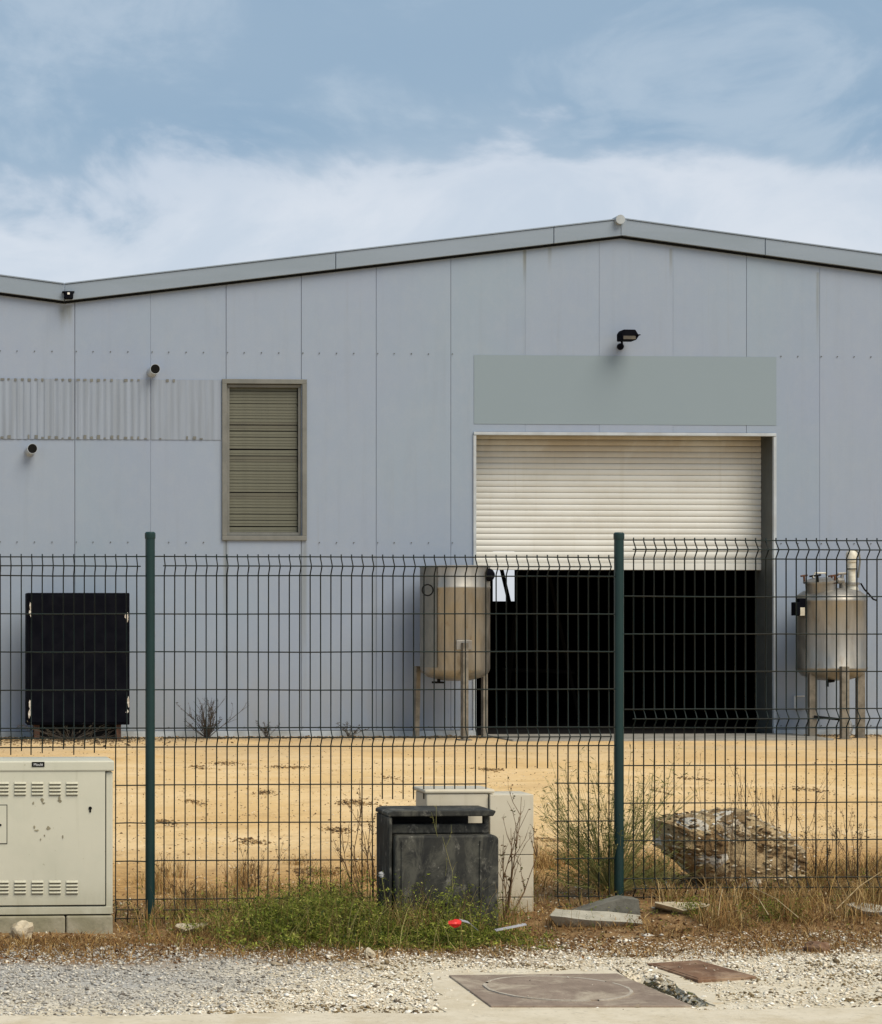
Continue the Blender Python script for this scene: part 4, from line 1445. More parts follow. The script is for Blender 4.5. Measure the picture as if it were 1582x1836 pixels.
# ------------------------------------------------------------------ rocks and rubble
def rock(name, label, cat, px, py, w, d, hgt, seed, mat, group=None, sub=3, rough=0.35, sink=0.04, z=None, flat=None):
    base = G(px, py, H(*G(px, py).xy) if z is None else z)
    zg_ = H(base.x, base.y)
    bm = bmesh.new()
    bmesh.ops.create_icosphere(bm, subdivisions=sub, radius=1.0)
    off = Vector((seed * 1.7, seed * 0.6, seed * 2.9))
    for vv in bm.verts:
        co = vv.co.copy()
        s = 1 + rough * mnoise.fractal(co * 1.3 + off, 0.9, 2.0, 4) + 0.10 * mnoise.noise(co * 6 + off)
        co *= s
        co.z = max(co.z, -0.55)
        vv.co = Vector((co.x * w / 2, co.y * d / 2, (co.z + 0.55) / 1.5 * hgt))
        if flat:
            vv.co = flat(vv.co)
    mb = MB().add([vv.co + Vector((base.x, base.y + d * 0.35, zg_ - sink * hgt)) for vv in bm.verts], [[v.index for v in f.verts] for f in bm.faces])
    bm.free()
    o = obj(name, mb, mat)
    return tag(o, label, cat, group)


YBO = 12.25
outl = [(1176, 1470), (1200, 1460), (1250, 1457), (1288, 1454), (1330, 1452), (1365, 1473), (1400, 1492), (1430, 1522), (1434, 1562), (1418, 1604), (1350, 1612), (1288, 1606), (1245, 1574), (1205, 1538), (1177, 1512)]
op = [P(px, py, YBO) for px, py in outl]
oc = sum(op, Vector()) / len(op)
fine = []
for a, b in zip(op, op[1:] + op[:1]):
    for t in (0, 0.25, 0.5, 0.75):
        fine.append(a.lerp(b, t))
nb_ = len(fine)
rings = ((-0.26, 0.30), (-0.255, 0.55), (-0.24, 0.72), (-0.21, 0.84), (-0.16, 0.93), (-0.09, 0.985), (0.0, 1.0), (0.10, 0.97), (0.19, 0.85), (0.25, 0.6), (0.26, 0.3))
vs = []
for dy, sc in rings:
    for p in fine:
        q = oc + (p - oc) * sc
        q.y = YBO + dy
        d = (q - Vector((oc.x, YBO + 0.05, oc.z)))
        m_ = 0.05 * mnoise.noise(q * 5) + 0.035 * mnoise.noise(q * 14) + 0.03 * mnoise.noise(q * 33)
        vs.append(q + d * m_)
fs = [tuple(range(nb_ - 1, -1, -1)), tuple(range((len(rings) - 1) * nb_, len(rings) * nb_))]
for i in range(len(rings) - 1):
    for j in range(nb_):
        fs.append((i * nb_ + j, i * nb_ + (j + 1) % nb_, (i + 1) * nb_ + (j + 1) % nb_, (i + 1) * nb_ + j))
bo = thing('rubble_boulder', 'big brown lump of rubble concrete behind the fence wires', 'boulder', (oc.x, YBO, H(oc.x, YBO)))
obj('lump', MB().add(vs, fs), M['boulder'], bo)
BO_VS = vs
rock('stone', 'pale rounded stone on the grey gravel at the cabinet foot', 'stone', 41, 1684, 0.125, 0.1, 0.085, 1.3, M['stone'], 'loose stones')
rock('stone', 'small white stone at the front edge of the green weeds', 'stone', 664, 1718, 0.055, 0.05, 0.045, 5.2, M['stone'], 'loose stones')
rock('stone', 'brown clod on the white gravel beyond the rusty cover', 'stone', 1472, 1708, 0.12, 0.09, 0.05, 7.7, M['rustplate'], 'loose stones')


def debris(label, Y0, d, u, back, front, bottom, mat):
    """a broken piece given by the far top edge, the near top edge and the near foot, each a run of points at its own depth"""
    rows = []
    for run, Yq in ((back, Y0 + d), (front, Y0), (bottom, Y0 + u)):
        run = list(run)
        fine = []
        for (ax, ay), (bx, by) in zip(run[:-1], run[1:]):
            for t in (0, 0.34, 0.67):
                fine.append((ax + (bx - ax) * t, ay + (by - ay) * t))
        fine.append(run[-1])
        rows.append([P(px + random.uniform(-1.2, 1.2), py + random.uniform(-1.0, 1.0), Yq) + Vector((0, random.uniform(-0.006, 0.006), 0)) for px, py in fine])
    rows.append([Vector((p.x, p.y, q.z - 0.03)) for p, q in zip(rows[0], rows[2])])
    m = len(rows[0])
    vs = [p for r_ in rows for p in r_]
    fs = []
    for i in range(4):
        for j in range(m - 1):
            fs.append((i * m + j, ((i + 1) % 4) * m + j, ((i + 1) % 4) * m + j + 1, i * m + j + 1))
    fs += [(0, m, 2 * m, 3 * m), (m - 1, 4 * m - 1, 3 * m - 1, 2 * m - 1)]
    o = obj('concrete_shard', MB().add(vs, fs), mat, bevel=0.003)
    return tag(o, label, 'concrete slab', 'broken concrete pieces along the fence')


debris('long pale concrete kerb piece lying at the right fence post', 11.20, 0.17, 0.05,
       [(996, 1629), (1060, 1632), (1149, 1640)], [(985, 1641), (1060, 1649), (1151, 1655)], [(998, 1660), (1060, 1668), (1148, 1672)], M['conc'])
debris('flat cream concrete shard on dry leaves under the boulder', 11.35, 0.16, 0.04,
       [(1175, 1616), (1225, 1617), (1274, 1620)], [(1173, 1618), (1226, 1633), (1268, 1624)], [(1178, 1624), (1226, 1641), (1264, 1632)], M['stone'])
debris('thin grey-white slab at the far right of the dry grass strip', 11.30, 0.18, 0.03,
       [(1528, 1617), (1560, 1620), (1600, 1624)], [(1516, 1621), (1552, 1634), (1600, 1636)], [(1520, 1630), (1552, 1642), (1600, 1646)], M['conc'])
debris('cream triangular slab shard on the soil by the left post', 11.35, 0.14, 0.02,
       [(318, 1656), (345, 1655), (378, 1654)], [(314, 1660), (334, 1669), (376, 1657)], [(316, 1666), (334, 1674), (374, 1662)], M['stone'])
# upright dark wedge behind the kerb piece
Yw = 11.39
wz = MB().prism([(XX(1030, Yw), 0.0), (XX(1150, Yw), 0.0), (XX(1146, Yw), ZZ(1146, 1612, Yw)), (XX(1118, Yw), ZZ(1118, 1609, Yw)), (XX(1085, Yw), ZZ(1085, 1618, Yw)), (XX(1035, Yw), ZZ(1035, 1634, Yw))], Yw, Yw + 0.10)
tag(obj('concrete_shard', wz, M['conc2'], bevel=0.006), 'dark grey upright concrete wedge behind the long kerb piece', 'concrete slab', 'broken concrete pieces along the fence')

# litter
def strip(label, name, pts, wd, mat, cat):
    mb = MB()
    top = []
    for (px, py, z) in pts:
        p = G(px, py, z)
        top.append(p)
    L = [p + Vector((0, wd, 0.004)) for p in top]
    vs = [tuple(p) for p in top] + [tuple(p) for p in L] + [(p.x, p.y, p.z - 0.003) for p in top] + [(p.x, p.y, p.z - 0.003) for p in L]
    n = len(top)
    fs = []
    for j in range(n - 1):
        fs += [(j, j + 1, n + j + 1, n + j), (2 * n + j + 1, 2 * n + j, 3 * n + j, 3 * n + j + 1), (2 * n + j, 2 * n + j + 1, j + 1, j), (n + j, n + j + 1, 3 * n + j + 1, 3 * n + j)]
    fs += [(0, n, 3 * n, 2 * n), (n - 1, 3 * n - 1, 4 * n - 1, 2 * n - 1)][:2]
    mb.add(vs, fs)
    return tag(obj(name, mb, mat), label, cat)


strip('grey plastic strip lying by the foot of the cream column', 'plastic_strip', [(890, 1669, 0.02), (915, 1664, 0.03), (945, 1658, 0.04)], 0.03, M['litter'], 'litter')
strip('bent clear plastic scrap beside the red wrapper in the weeds', 'plastic_scrap', [(828, 1651, 0.10), (843, 1655, 0.09), (858, 1668, 0.06)], 0.045, M['litter'], 'litter')
c = G(816, 1656, 0.07)
mb = MB()
bm = bmesh.new()
bmesh.ops.create_icosphere(bm, subdivisions=2, radius=1.0)
for vv in bm.verts:
    s = 1 + 0.5 * mnoise.noise(vv.co * 3 + Vector((5, 2, 8)))
    vv.co = Vector((vv.co.x * 0.033 * s, vv.co.y * 0.02 * s, vv.co.z * 0.022 * s))
mb.add([vv.co + c for vv in bm.verts], [[v.index for v in f.verts] for f in bm.faces])
bm.free()
tag(obj('red_wrapper', mb, M['red']), 'crumpled red wrapper caught in the green weeds', 'litter')

# ------------------------------------------------------------------ gravel
def gravel(name, label, pts, sizes, cols, mat=None):
    n = len(pts)
    base = np.array([(1, 0, 0), (-1, 0, 0), (0, 1, 0), (0, -1, 0), (0, 0, 0.75), (0, 0, -0.6), (0.6, 0.6, 0.35), (-0.6, -0.55, 0.4)], float)
    tri = np.array([(0, 6, 4), (6, 2, 4), (2, 1, 4), (1, 7, 4), (7, 3, 4), (3, 0, 4), (0, 2, 6), (1, 3, 7), (2, 0, 5), (1, 2, 5), (3, 1, 5), (0, 3, 5)])
    B = base[None] * (1 + rng.uniform(-0.3, 0.3, (n, 8, 1)))
    B = B * np.stack([np.ones(n), rng.uniform(0.55, 1.0, n), rng.uniform(0.45, 0.8, n)], 1)[:, None, :]
    a = rng.uniform(0, 2 * np.pi, n)
    ca, sa = np.cos(a)[:, None], np.sin(a)[:, None]
    x = B[..., 0] * ca - B[..., 1] * sa
    y = B[..., 0] * sa + B[..., 1] * ca
    tl = rng.uniform(-0.5, 0.5, (n, 1))
    z = B[..., 2] + tl * B[..., 0]
    Vv = np.stack([x, y, z], 2) * sizes[:, None, None] + pts[:, None, :]
    Fv = tri[None] + (np.arange(n) * 8)[:, None, None]
    C = np.repeat(cols[:, None, :], 8, 1)
    o = np_obj(name, Vv.reshape(-1, 3), Fv.reshape(-1, 3), mat or M['gravel'], C.reshape(-1, 3))
    return tag(o, label, 'gravel', kind='stuff')


def pal(n, cols, w, var=0.18):
    idx = rng.choice(len(cols), n, p=np.array(w) / sum(w))
    c = np.array(cols)[idx] * (1 + rng.uniform(-var, var, (n, 1)))
    return np.clip(c, 0, 0.9)


def in_poly(px, py, poly):
    inside = np.zeros(len(px), bool)
    j = len(poly) - 1
    for i in range(len(poly)):
        xi, yi = poly[i]
        xj, yj = poly[j]
        cnd = ((yi > py) != (yj > py)) & (px < (xj - xi) * (py - yi) / (yj - yi + 1e-12) + xi)
        inside ^= cnd
        j = i
    return inside


keep_out = [[tuple(G(px, py).xy) for px, py in poly] for poly in (
    [(800, 1746), (880, 1806), (1248, 1806), (1108, 1743)], [(1158, 1726), (1252, 1759), (1360, 1751), (1254, 1719)])]
patches = [[tuple(G(px, py).xy) for px, py in poly] for poly in (
    [(772, 1742), (800, 1836), (1250, 1822), (1244, 1808), (1112, 1745), (1100, 1738)], [(1150, 1733), (1196, 1752), (1262, 1800), (1300, 1796), (1238, 1760), (1182, 1731)])]
N = 46000
X = rng.uniform(-0.6, 5.4, N)
Y = 8.95 + (rng.beta(1.1, 1.25, N)) * 2.1
ok = np.ones(N, bool)
for kp in keep_out:
    ok &= ~(in_poly(X, Y, kp) & (rng.random(N) < 0.965))
for pp in patches:
    ok &= ~(in_poly(X, Y, pp) & (rng.random(N) < 0.80))
# density varies in drifts
dens = 0.55 + 0.45 * np.sin(X * 3.3 + np.sin(Y * 4.1) * 1.5) * np.sin(Y * 5.2 + X * 1.3)
bare = sm((X - 1.9) / 0.8) * (1 - sm((Y - 9.5) / 0.5))
ok &= rng.random(N) < np.clip(dens + 0.5 - 0.45 * bare, 0.15, 1)
ok &= Y > PY + 0.02 - 0.16 * rng.random(N) ** 3
X, Y = X[ok], Y[ok]
N = len(X)
S = 0.0035 + 0.018 * rng.beta(1.1, 5.5, N)
big = rng.random(N) < 0.02
S[big] *= 1.7
left = sm((2.0 - (X + 0.5 * np.sin(Y * 2.3))) / 0.8)
cw = pal(N, [(0.74, 0.67, 0.55), (0.64, 0.56, 0.43), (0.80, 0.77, 0.70), (0.32, 0.26, 0.18), (0.14, 0.11, 0.08)], [5, 4, 3, 1.3, 0.9])
cg = pal(N, [(0.43, 0.405, 0.365), (0.32, 0.30, 0.265), (0.56, 0.53, 0.47), (0.66, 0.60, 0.49), (0.14, 0.12, 0.10)], [5, 3.5, 3.5, 2, 1])
drift = np.sin(X * 5.1 + 2.0 * np.sin(Y * 6.3)) * np.sin(Y * 8.7 + 1.7 * np.sin(X * 3.9))
dk = (drift > 0.35) & (rng.random(N) < 0.5) & (X > 1.3)
cw[dk] = pal(int(dk.sum()), [(0.20, 0.145, 0.075), (0.13, 0.095, 0.055), (0.32, 0.25, 0.15)], [3, 2, 2])
pick = (rng.random(N) < left)[:, None]
on_ = np.zeros(N)
for kp in keep_out:
    on_ += in_poly(X, Y, kp) * 0.019
S = np.where(on_ > 0, S * 0.6, S)
gravel('gravel', 'loose pale and grey gravel along the front of the lot', np.stack([X, Y, Hn(X, Y) + on_ + S * 0.25], 1), S, np.where(pick, cg, cw))

# dark soil lining the trench
tv, tf = MB(), None
dv = Vector((TR_B.x - TR_A.x, TR_B.y - TR_A.y, 0))
nv = Vector((-dv.y, dv.x, 0)).normalized()
vs, fs = [], []
for j in range(25):
    for k in range(7):
        p = TR_A + dv * (j / 24 * 1.06 - 0.03) + nv * ((k - 3) * 0.0155 + random.uniform(-0.004, 0.004))
        vs.append((p.x, p.y, H(p.x, p.y) + 0.0045))
for j in range(24):
    for k in range(6):
        fs.append((j * 7 + k, j * 7 + k + 1, j * 7 + k + 8, j * 7 + k + 7))
struct('trench_soil', MB().add(vs, fs), M['soil'], recalc=False, smooth=True)
# crumbs in the trench
n = 1700
t = rng.random(n)
Xc = TR_A.x + (TR_B.x - TR_A.x) * t + rng.normal(0, 0.028, n)
Yc = TR_A.y + (TR_B.y - TR_A.y) * t + rng.normal(0, 0.045, n)
S = rng.uniform(0.004, 0.013, n)
gravel('rubble', 'dark crumbled rubble in the trench between the two covers', np.stack([Xc, Yc, Hn(Xc, Yc) + S * 0.3], 1), S,
       pal(n, [(0.19, 0.145, 0.075), (0.10, 0.08, 0.045), (0.33, 0.27, 0.16), (0.13, 0.13, 0.05)], [4, 4, 2, 2]))

# stones and clods scattered over the yard
n = 9000
Yc = 12.2 + (YW - 12.6) * rng.beta(0.8, 1.5, n)
Xc = rng.uniform(0.02, 0.5, n) * Yc + rng.uniform(-1, 1, n)
S = 0.005 + 0.016 * rng.beta(1.1, 6, n)
gravel('yard_stones', 'small stones and clods strewn over the sandy yard', np.stack([Xc, Yc, Hn(Xc, Yc) + S * 0.2], 1), S,
       pal(n, [(0.55, 0.40, 0.22), (0.66, 0.56, 0.40), (0.22, 0.13, 0.06), (0.12, 0.075, 0.04)], [4, 3, 3, 2]))
# stones set in the boulder
n = 900
nr = len(BO_VS) // 11
idx = rng.integers(0, nr * 9, n)
jj = rng.random((n, 1))
Vb = np.array([tuple(p) for p in BO_VS])
pts = Vb[idx] * (1 - jj) + Vb[idx + nr] * jj
S = 0.007 + 0.030 * rng.beta(1.1, 4.0, n)
ob = gravel('embedded_stones', 'stones', pts - np.array([oc.x, YBO, H(oc.x, YBO)]), S, pal(n, [(0.50, 0.40, 0.25), (0.66, 0.58, 0.44), (0.24, 0.16, 0.085), (0.10, 0.065, 0.035), (0.78, 0.74, 0.66)], [5, 2.2, 5, 3, 0.6]))
del ob['label'], ob['category']
ob.parent = bo
# lumps in the dry strip
n = 6000
Xc = rng.uniform(-0.2, 5.8, n)
Yc = rng.uniform(10.5, 12.8, n)
S = 0.004 + 0.016 * rng.beta(1.1, 5, n)
gravel('rubble', 'broken stone crumbs in the brown strip along the fence', np.stack([Xc, Yc, Hn(Xc, Yc) + S * 0.2], 1), S,
       pal(n, [(0.55, 0.46, 0.32), (0.64, 0.58, 0.46), (0.26, 0.16, 0.08), (0.14, 0.09, 0.05)], [3, 2, 4, 3]))

# debris line along the wall foot, extra litter added to darken the locker's shadow
n = 4600
Xc = np.concatenate([rng.uniform(1.0, 14.5, 2600), rng.normal(XX(110, YW), 0.55, 2000)])
Yc = np.concatenate([YW - 0.06 - np.abs(rng.normal(0, 0.28, 2600)), YW - 0.1 - np.abs(rng.normal(0, 0.75, 2000))])
ok = ~((Xc > XX(860, YW)) & (Xc < XX(1425, YW)))
Xc, Yc = Xc[ok], Yc[ok]
n = len(Xc)
S = 0.008 + 0.03 * rng.beta(1.1, 4, n)
gravel('leaf_litter', 'dark leaf litter and crumbs along the wall foot', np.stack([Xc, Yc, Hn(Xc, Yc) + S * 0.2], 1), S, pal(n, [(0.16, 0.11, 0.06), (0.09, 0.065, 0.04), (0.30, 0.21, 0.11), (0.5, 0.42, 0.3)], [4, 4, 3, 0.6]))
# low heaps of dark clods and dead leaves on the sand
hp_ = [(520, 1380, 34), (405, 1372, 30), (360, 1378, 20), (640, 1440, 40), (560, 1548, 34), (300, 1470, 20), (450, 1500, 26), (610, 1485, 24), (1185, 1423, 8), (700, 1400, 16), (880, 1385, 22), (1250, 1400, 26), (1450, 1420, 26), (350, 1440, 16), (480, 1425, 18), (990, 1520, 30), (1020, 1560, 30)]
px_, py_, pz_ = [], [], []
for hx, hy, w_ in hp_:
    k = int(w_ * 5)
    c = G(hx, hy, 0.0)
    px_.append(rng.normal(c.x, w_ / F * c.y * 0.55, k))
    py_.append(rng.normal(c.y, 0.10 * c.y / 14, k))
px_, py_ = np.concatenate(px_), np.concatenate(py_)
n = len(px_)
S = 0.006 + 0.022 * rng.beta(1.1, 4, n)
gravel('clods', 'dark clods and dead leaves in small heaps on the sand', np.stack([px_, py_, Hn(px_, py_) + S * 0.2], 1), S, pal(n, [(0.30, 0.19, 0.08), (0.17, 0.105, 0.05), (0.48, 0.34, 0.17), (0.09, 0.06, 0.035)], [4, 4, 3, 2]))

# ------------------------------------------------------------------ plants
def blades(base, hgt, lean, width, cols, droop=0.35, seg=3):
    """curved tapering blades; base (n,3), lean (n,2) horizontal shift at the tip"""
    n = len(base)
    ts = np.linspace(0, 1, seg + 1)
    a = rng.uniform(0, np.pi, n)
    wd = np.stack([np.cos(a), np.sin(a), np.zeros(n)], 1)
    Vv = []
    for t in ts:
        p = base.copy()
        p[:, 0] += lean[:, 0] * t ** 1.6
        p[:, 1] += lean[:, 1] * t ** 1.6
        p[:, 2] += hgt * (t - droop * t ** 3)
        w = (width * (1 - 0.88 * t))[:, None]
        Vv += [p - wd * w, p + wd * w]
    Vv = np.stack(Vv, 1)
    k = 2 * (seg + 1)
    fc = np.array([(2 * i, 2 * i + 1, 2 * i + 3, 2 * i + 2) for i in range(seg)])
    Fv = fc[None] + (np.arange(n) * k)[:, None, None]
    return Vv.reshape(-1, 3), Fv.reshape(-1, 4), np.repeat(cols[:, None, :], k, 1).reshape(-1, 3)


def leaflets(c, size, cols, up=0.3, asp=0.4):
    """little four-cornered leaves, each with its own direction"""
    n = len(c)
    d = rng.normal(0, 1, (n, 3))
    d[:, 2] = d[:, 2] * 0.6 + up
    d /= np.linalg.norm(d, axis=1)[:, None]
    s = np.cross(d, rng.normal(0, 1, (n, 3)))
    s /= np.linalg.norm(s, axis=1)[:, None] + 1e-9
    L = size[:, None]
    Vv = np.stack([c, c + d * L * 0.5 + s * L * asp * 0.5, c + d * L, c + d * L * 0.5 - s * L * asp * 0.5], 1)
    Fv = np.arange(4)[None] + (np.arange(n) * 4)[:, None]
    return Vv.reshape(-1, 3), Fv, np.repeat(cols[:, None, :], 4, 1).reshape(-1, 3)


def join(parts):
    V_, F_, C_, b = [], [], [], 0
    for v, f, c in parts:
        V_.append(v)
        F_.append(f + b)
        C_.append(c)
        b += len(v)
    return np.concatenate(V_), np.concatenate(F_), np.concatenate(C_)


STRAW = [(0.42, 0.27, 0.10), (0.30, 0.17, 0.065), (0.20, 0.11, 0.045), (0.52, 0.38, 0.18), (0.12, 0.07, 0.03)]
# brown litter and dry grass along the fence
n = 52000
X = rng.uniform(-0.3, 6.0, n)
Y = 10.55 + np.abs(rng.normal(0, 1, n)) ** 1.0 * 0.45
Y = np.where(rng.random(n) < 0.6, rng.normal(11.1, 0.33, n), rng.uniform(10.4, 12.7, n))
clump = np.sin(X * 4.7 + 1.9 * np.sin(Y * 3.1)) * np.sin(Y * 4.3 + X * 2.1)
ok = rng.random(n) < np.clip(0.65 + 0.6 * clump, 0.15, 1.0)
ok &= ~((X < XX(212, 11.4)) & (Y > 11.25))
ok &= Y > 10.3 + 0.15 * np.sin(X * 3.0)
ok &= ~((X > XX(975, 11)) & (X < XX(1160, 11)) & (Y < 11.15) & (Y > 10.75))
ok &= ~((X > XX(1165, 11.3)) & (X < XX(1280, 11.3)) & (Y < 11.5) & (Y > 11.15))
X, Y = X[ok], Y[ok]
n = len(X)
tall = rng.random(n)
hg = 0.015 + 0.075 * tall ** 2
ln = rng.normal(0, 0.04, (n, 2))
g1 = blades(np.stack([X, Y, Hn(X, Y) - 0.004], 1), hg, ln, rng.uniform(0.0012, 0.0032, n), pal(n, STRAW, [4, 5, 4, 2, 3], 0.25))
# taller tufts
n = 19000
cxs = np.concatenate([rng.uniform(1.4, 5.8, 70), rng.uniform(1.55, 2.5, 34), rng.uniform(4.0, 5.9, 110), rng.uniform(1.2, 3.9, 26)])
cys = np.concatenate([12.0 + 3.0 * rng.beta(1, 2.2, 70), rng.uniform(11.2, 12.2, 34), rng.uniform(11.1, 12.8, 110), rng.uniform(10.9, 11.7, 26)])
ci = rng.integers(0, len(cxs), n)
X = cxs[ci] + rng.normal(0, 0.05, n)
Y = cys[ci] + rng.normal(0, 0.05, n)
hsc = rng.uniform(0.5, 1.25, len(cxs))[ci]
ok = ~((X > XX(1172, 12)) & (X < XX(1432, 12)) & (Y > 11.75) & (Y < 12.6))
ok &= ~((X > XX(970, 11)) & (X < XX(1280, 11)) & (Y < 11.45))
X, Y, hsc = X[ok], Y[ok], hsc[ok]
n = len(X)
hg = rng.uniform(0.08, 0.26, n) * hsc
g2 = blades(np.stack([X, Y, Hn(X, Y) - 0.005], 1), hg, rng.normal(0, 0.07, (n, 2)), rng.uniform(0.0012, 0.0026, n), pal(n, STRAW + [(0.24, 0.20, 0.07)], [5, 5, 2, 3, 1.5, 2], 0.25), 0.4)
Vg, Fg, Cg = join([g1, g2])
tag(np_obj('dry_grass', Vg, Fg, M['dry'], Cg), 'brown dry grass and straw along the foot of the fence', 'grass', kind='stuff')

# fallen brown leaves and chaff over the strip
n = 16000
X = rng.uniform(0.2, 6.0, n)
Y = np.where(rng.random(n) < 0.7, rng.normal(10.95, 0.28, n), rng.uniform(10.3, 12.9, n))
ok = (Y > 10.25 + 0.12 * np.sin(X * 3.7)) & ~((X < XX(212, 11.4)) & (Y > 11.3))
ok &= rng.random(n) < np.clip(0.6 + 0.5 * np.sin(X * 6.1 + np.sin(Y * 5.0)) * np.sin(Y * 7.0 + X * 2.0), 0.2, 1)
X, Y = X[ok], Y[ok]
n = len(X)
v_, f_, c_ = leaflets(np.stack([X, Y, Hn(X, Y) + rng.uniform(0.002, 0.012, n)], 1), rng.uniform(0.008, 0.030, n), pal(n, [(0.24, 0.125, 0.05), (0.15, 0.08, 0.035), (0.09, 0.05, 0.025), (0.36, 0.23, 0.10), (0.45, 0.36, 0.22)], [4, 4, 3, 2.5, 1], 0.25), 0.0, 0.45)
tag(np_obj('dead_leaves', v_, f_, M['dry'], c_), 'brown fallen leaves and chaff on the strip before the fence', 'leaves', kind='stuff')

# green weeds round the black box
def hmap(px):
    return 1.0


parts = []
GRN = [(0.170, 0.205, 0.028), (0.095, 0.130, 0.020), (0.25, 0.275, 0.045), (0.34, 0.33, 0.085), (0.04, 0.055, 0.016)]


def weed_mass(cx_, sx_, cy_, sy_, n_, h0, h1, nl, lsz, jit):
    b_ = rng.normal(0, 1, (n_, 2))
    wx = cx_ + sx_ * b_[:, 0]
    wy = cy_ + sy_ * b_[:, 1]
    wy = np.minimum(wy, np.where((wx > kx(672)) & (wx < kx(895)), YK - 0.04, 11.95))
    patchy = 0.5 + 0.5 * np.sin(wx * 11 + 2 * np.sin(wy * 9)) * np.sin(wy * 13 + wx * 5)
    sel = (wy > 10.62) & (rng.random(n_) < 0.35 + 0.65 * patchy)
    wx, wy, patchy = wx[sel], wy[sel], patchy[sel]
    n_ = len(wx)
    hl = (h0 + (h1 - h0) * rng.beta(1.6, 2.4, n_)) * (0.6 + 0.6 * patchy)
    hl *= 0.45 + 0.55 * sm((wy - 10.6) / 0.45)
    hl *= np.where(wx > XX(850, 11), 0.7, 1.0)
    lean = rng.normal(0, 0.06, (n_, 2))
    zb_ = Hn(wx, wy)
    parts.append(blades(np.stack([wx, wy, zb_], 1), hl, lean, np.full(n_, 0.0014), pal(n_, GRN, [3, 3, 2, 1, 2], 0.2), 0.15))
    t = rng.uniform(0.1, 1.05, (n_, nl))
    pc = np.stack([(wx[:, None] + lean[:, 0:1] * t ** 1.6 + rng.normal(0, jit, (n_, nl))).ravel(), (wy[:, None] + lean[:, 1:2] * t ** 1.6 + rng.normal(0, jit, (n_, nl))).ravel(), (zb_[:, None] + hl[:, None] * (t - 0.15 * t ** 3)).ravel()], 1)
    nn = len(pc)
    tone = np.clip(rng.normal(1.0, 0.28, n_), 0.45, 1.8)
    cc = pal(nn, GRN, [4, 3, 3.5, 2.2, 1.0], 0.25) * np.repeat(tone, nl)[:, None]
    parts.append(leaflets(pc, rng.uniform(lsz[0], lsz[1], nn), np.clip(cc, 0, 0.9), 0.35, 0.30))


weed_mass(XX(590, 11), 0.25, 11.22, 0.22, 1600, 0.06, 0.27, 28, (0.009, 0.030), 0.018)
weed_mass(XX(750, 11), 0.21, 10.93, 0.11, 1700, 0.03, 0.14, 26, (0.008, 0.028), 0.016)
weed_mass(XX(640, 11), 0.30, 11.25, 0.22, 190, 0.20, 0.42, 34, (0.009, 0.024), 0.022)     # taller loose stems
weed_mass(XX(800, 11), 0.17, 11.12, 0.08, 230, 0.16, 0.44, 22, (0.008, 0.024), 0.022)
weed_mass(XX(470, 11), 0.20, 11.35, 0.30, 240, 0.06, 0.24, 20, (0.009, 0.024), 0.020)
nd = 1100
wx = rng.normal(XX(650, 11), 0.40, nd)
wy = np.minimum(rng.normal(11.1, 0.22, nd), np.where((wx > kx(672)) & (wx < kx(895)), YK - 0.04, 12))
parts.append(blades(np.stack([wx, wy, Hn(wx, wy)], 1), rng.uniform(0.08, 0.36, nd), rng.normal(0, 0.07, (nd, 2)), rng.uniform(0.001, 0.002, nd), pal(nd, [(0.35, 0.24, 0.09), (0.22, 0.13, 0.05), (0.44, 0.38, 0.16), (0.14, 0.085, 0.035)], [3, 3, 2, 2], 0.25), 0.2))
Vg, Fg, Cg = join(parts)
tag(np_obj('green_weeds', Vg, Fg, M['leaf'], Cg), 'low feathery green weeds crowding the black box', 'weeds', kind='stuff')

# sparse green sprigs in the yard edge and strip
ns_ = 420
wx = rng.uniform(0.4, 5.8, ns_)
wy = rng.normal(11.9, 0.55, ns_)
spots = [(XX(560, 12.6), 12.75, 60), (XX(480, 11.9), 11.9, 60), (XX(1240, 11.4), 11.35, 50), (XX(1390, 11.3), 11.3, 60), (XX(1350, 11.2), 11.2, 30)]
ax_, ay_ = [wx], [wy]
for sx, sy, k in spots:
    ax_.append(rng.normal(sx, 0.07, k))
    ay_.append(rng.normal(sy, 0.06, k))
wx, wy = np.concatenate(ax_), np.concatenate(ay_)
ok = ~((wx < XX(212, 11.5))) & (wy > 10.7) & (wy < 13.2)
wx, wy = wx[ok], wy[ok]
ns_ = len(wx)
hl = rng.uniform(0.03, 0.13, ns_)
lean = rng.normal(0, 0.03, (ns_, 2))
zb_ = Hn(wx, wy)
nl = 14
t = rng.uniform(0.1, 1.0, (ns_, nl))
pc = np.stack([(wx[:, None] + lean[:, :1] * t + rng.normal(0, 0.010, (ns_, nl))).ravel(), (wy[:, None] + lean[:, 1:] * t + rng.normal(0, 0.010, (ns_, nl))).ravel(), (zb_[:, None] + hl[:, None] * t).ravel()], 1)
nn = len(pc)
parts = [blades(np.stack([wx, wy, zb_], 1), hl, lean, np.full(ns_, 0.0012), pal(ns_, GRN, [3, 3, 2, 1, 2], 0.2), 0.1),
         leaflets(pc, rng.uniform(0.008, 0.018, nn), pal(nn, GRN + [(0.22, 0.17, 0.06)], [3, 3, 2, 2, 2, 2], 0.25), 0.3, 0.4)]
Vg, Fg, Cg = join(parts)
tag(np_obj('sparse_sprigs', Vg, Fg, M['leaf'], Cg), 'scattered small green sprigs in the dry strip by the fence', 'weeds', kind='stuff')


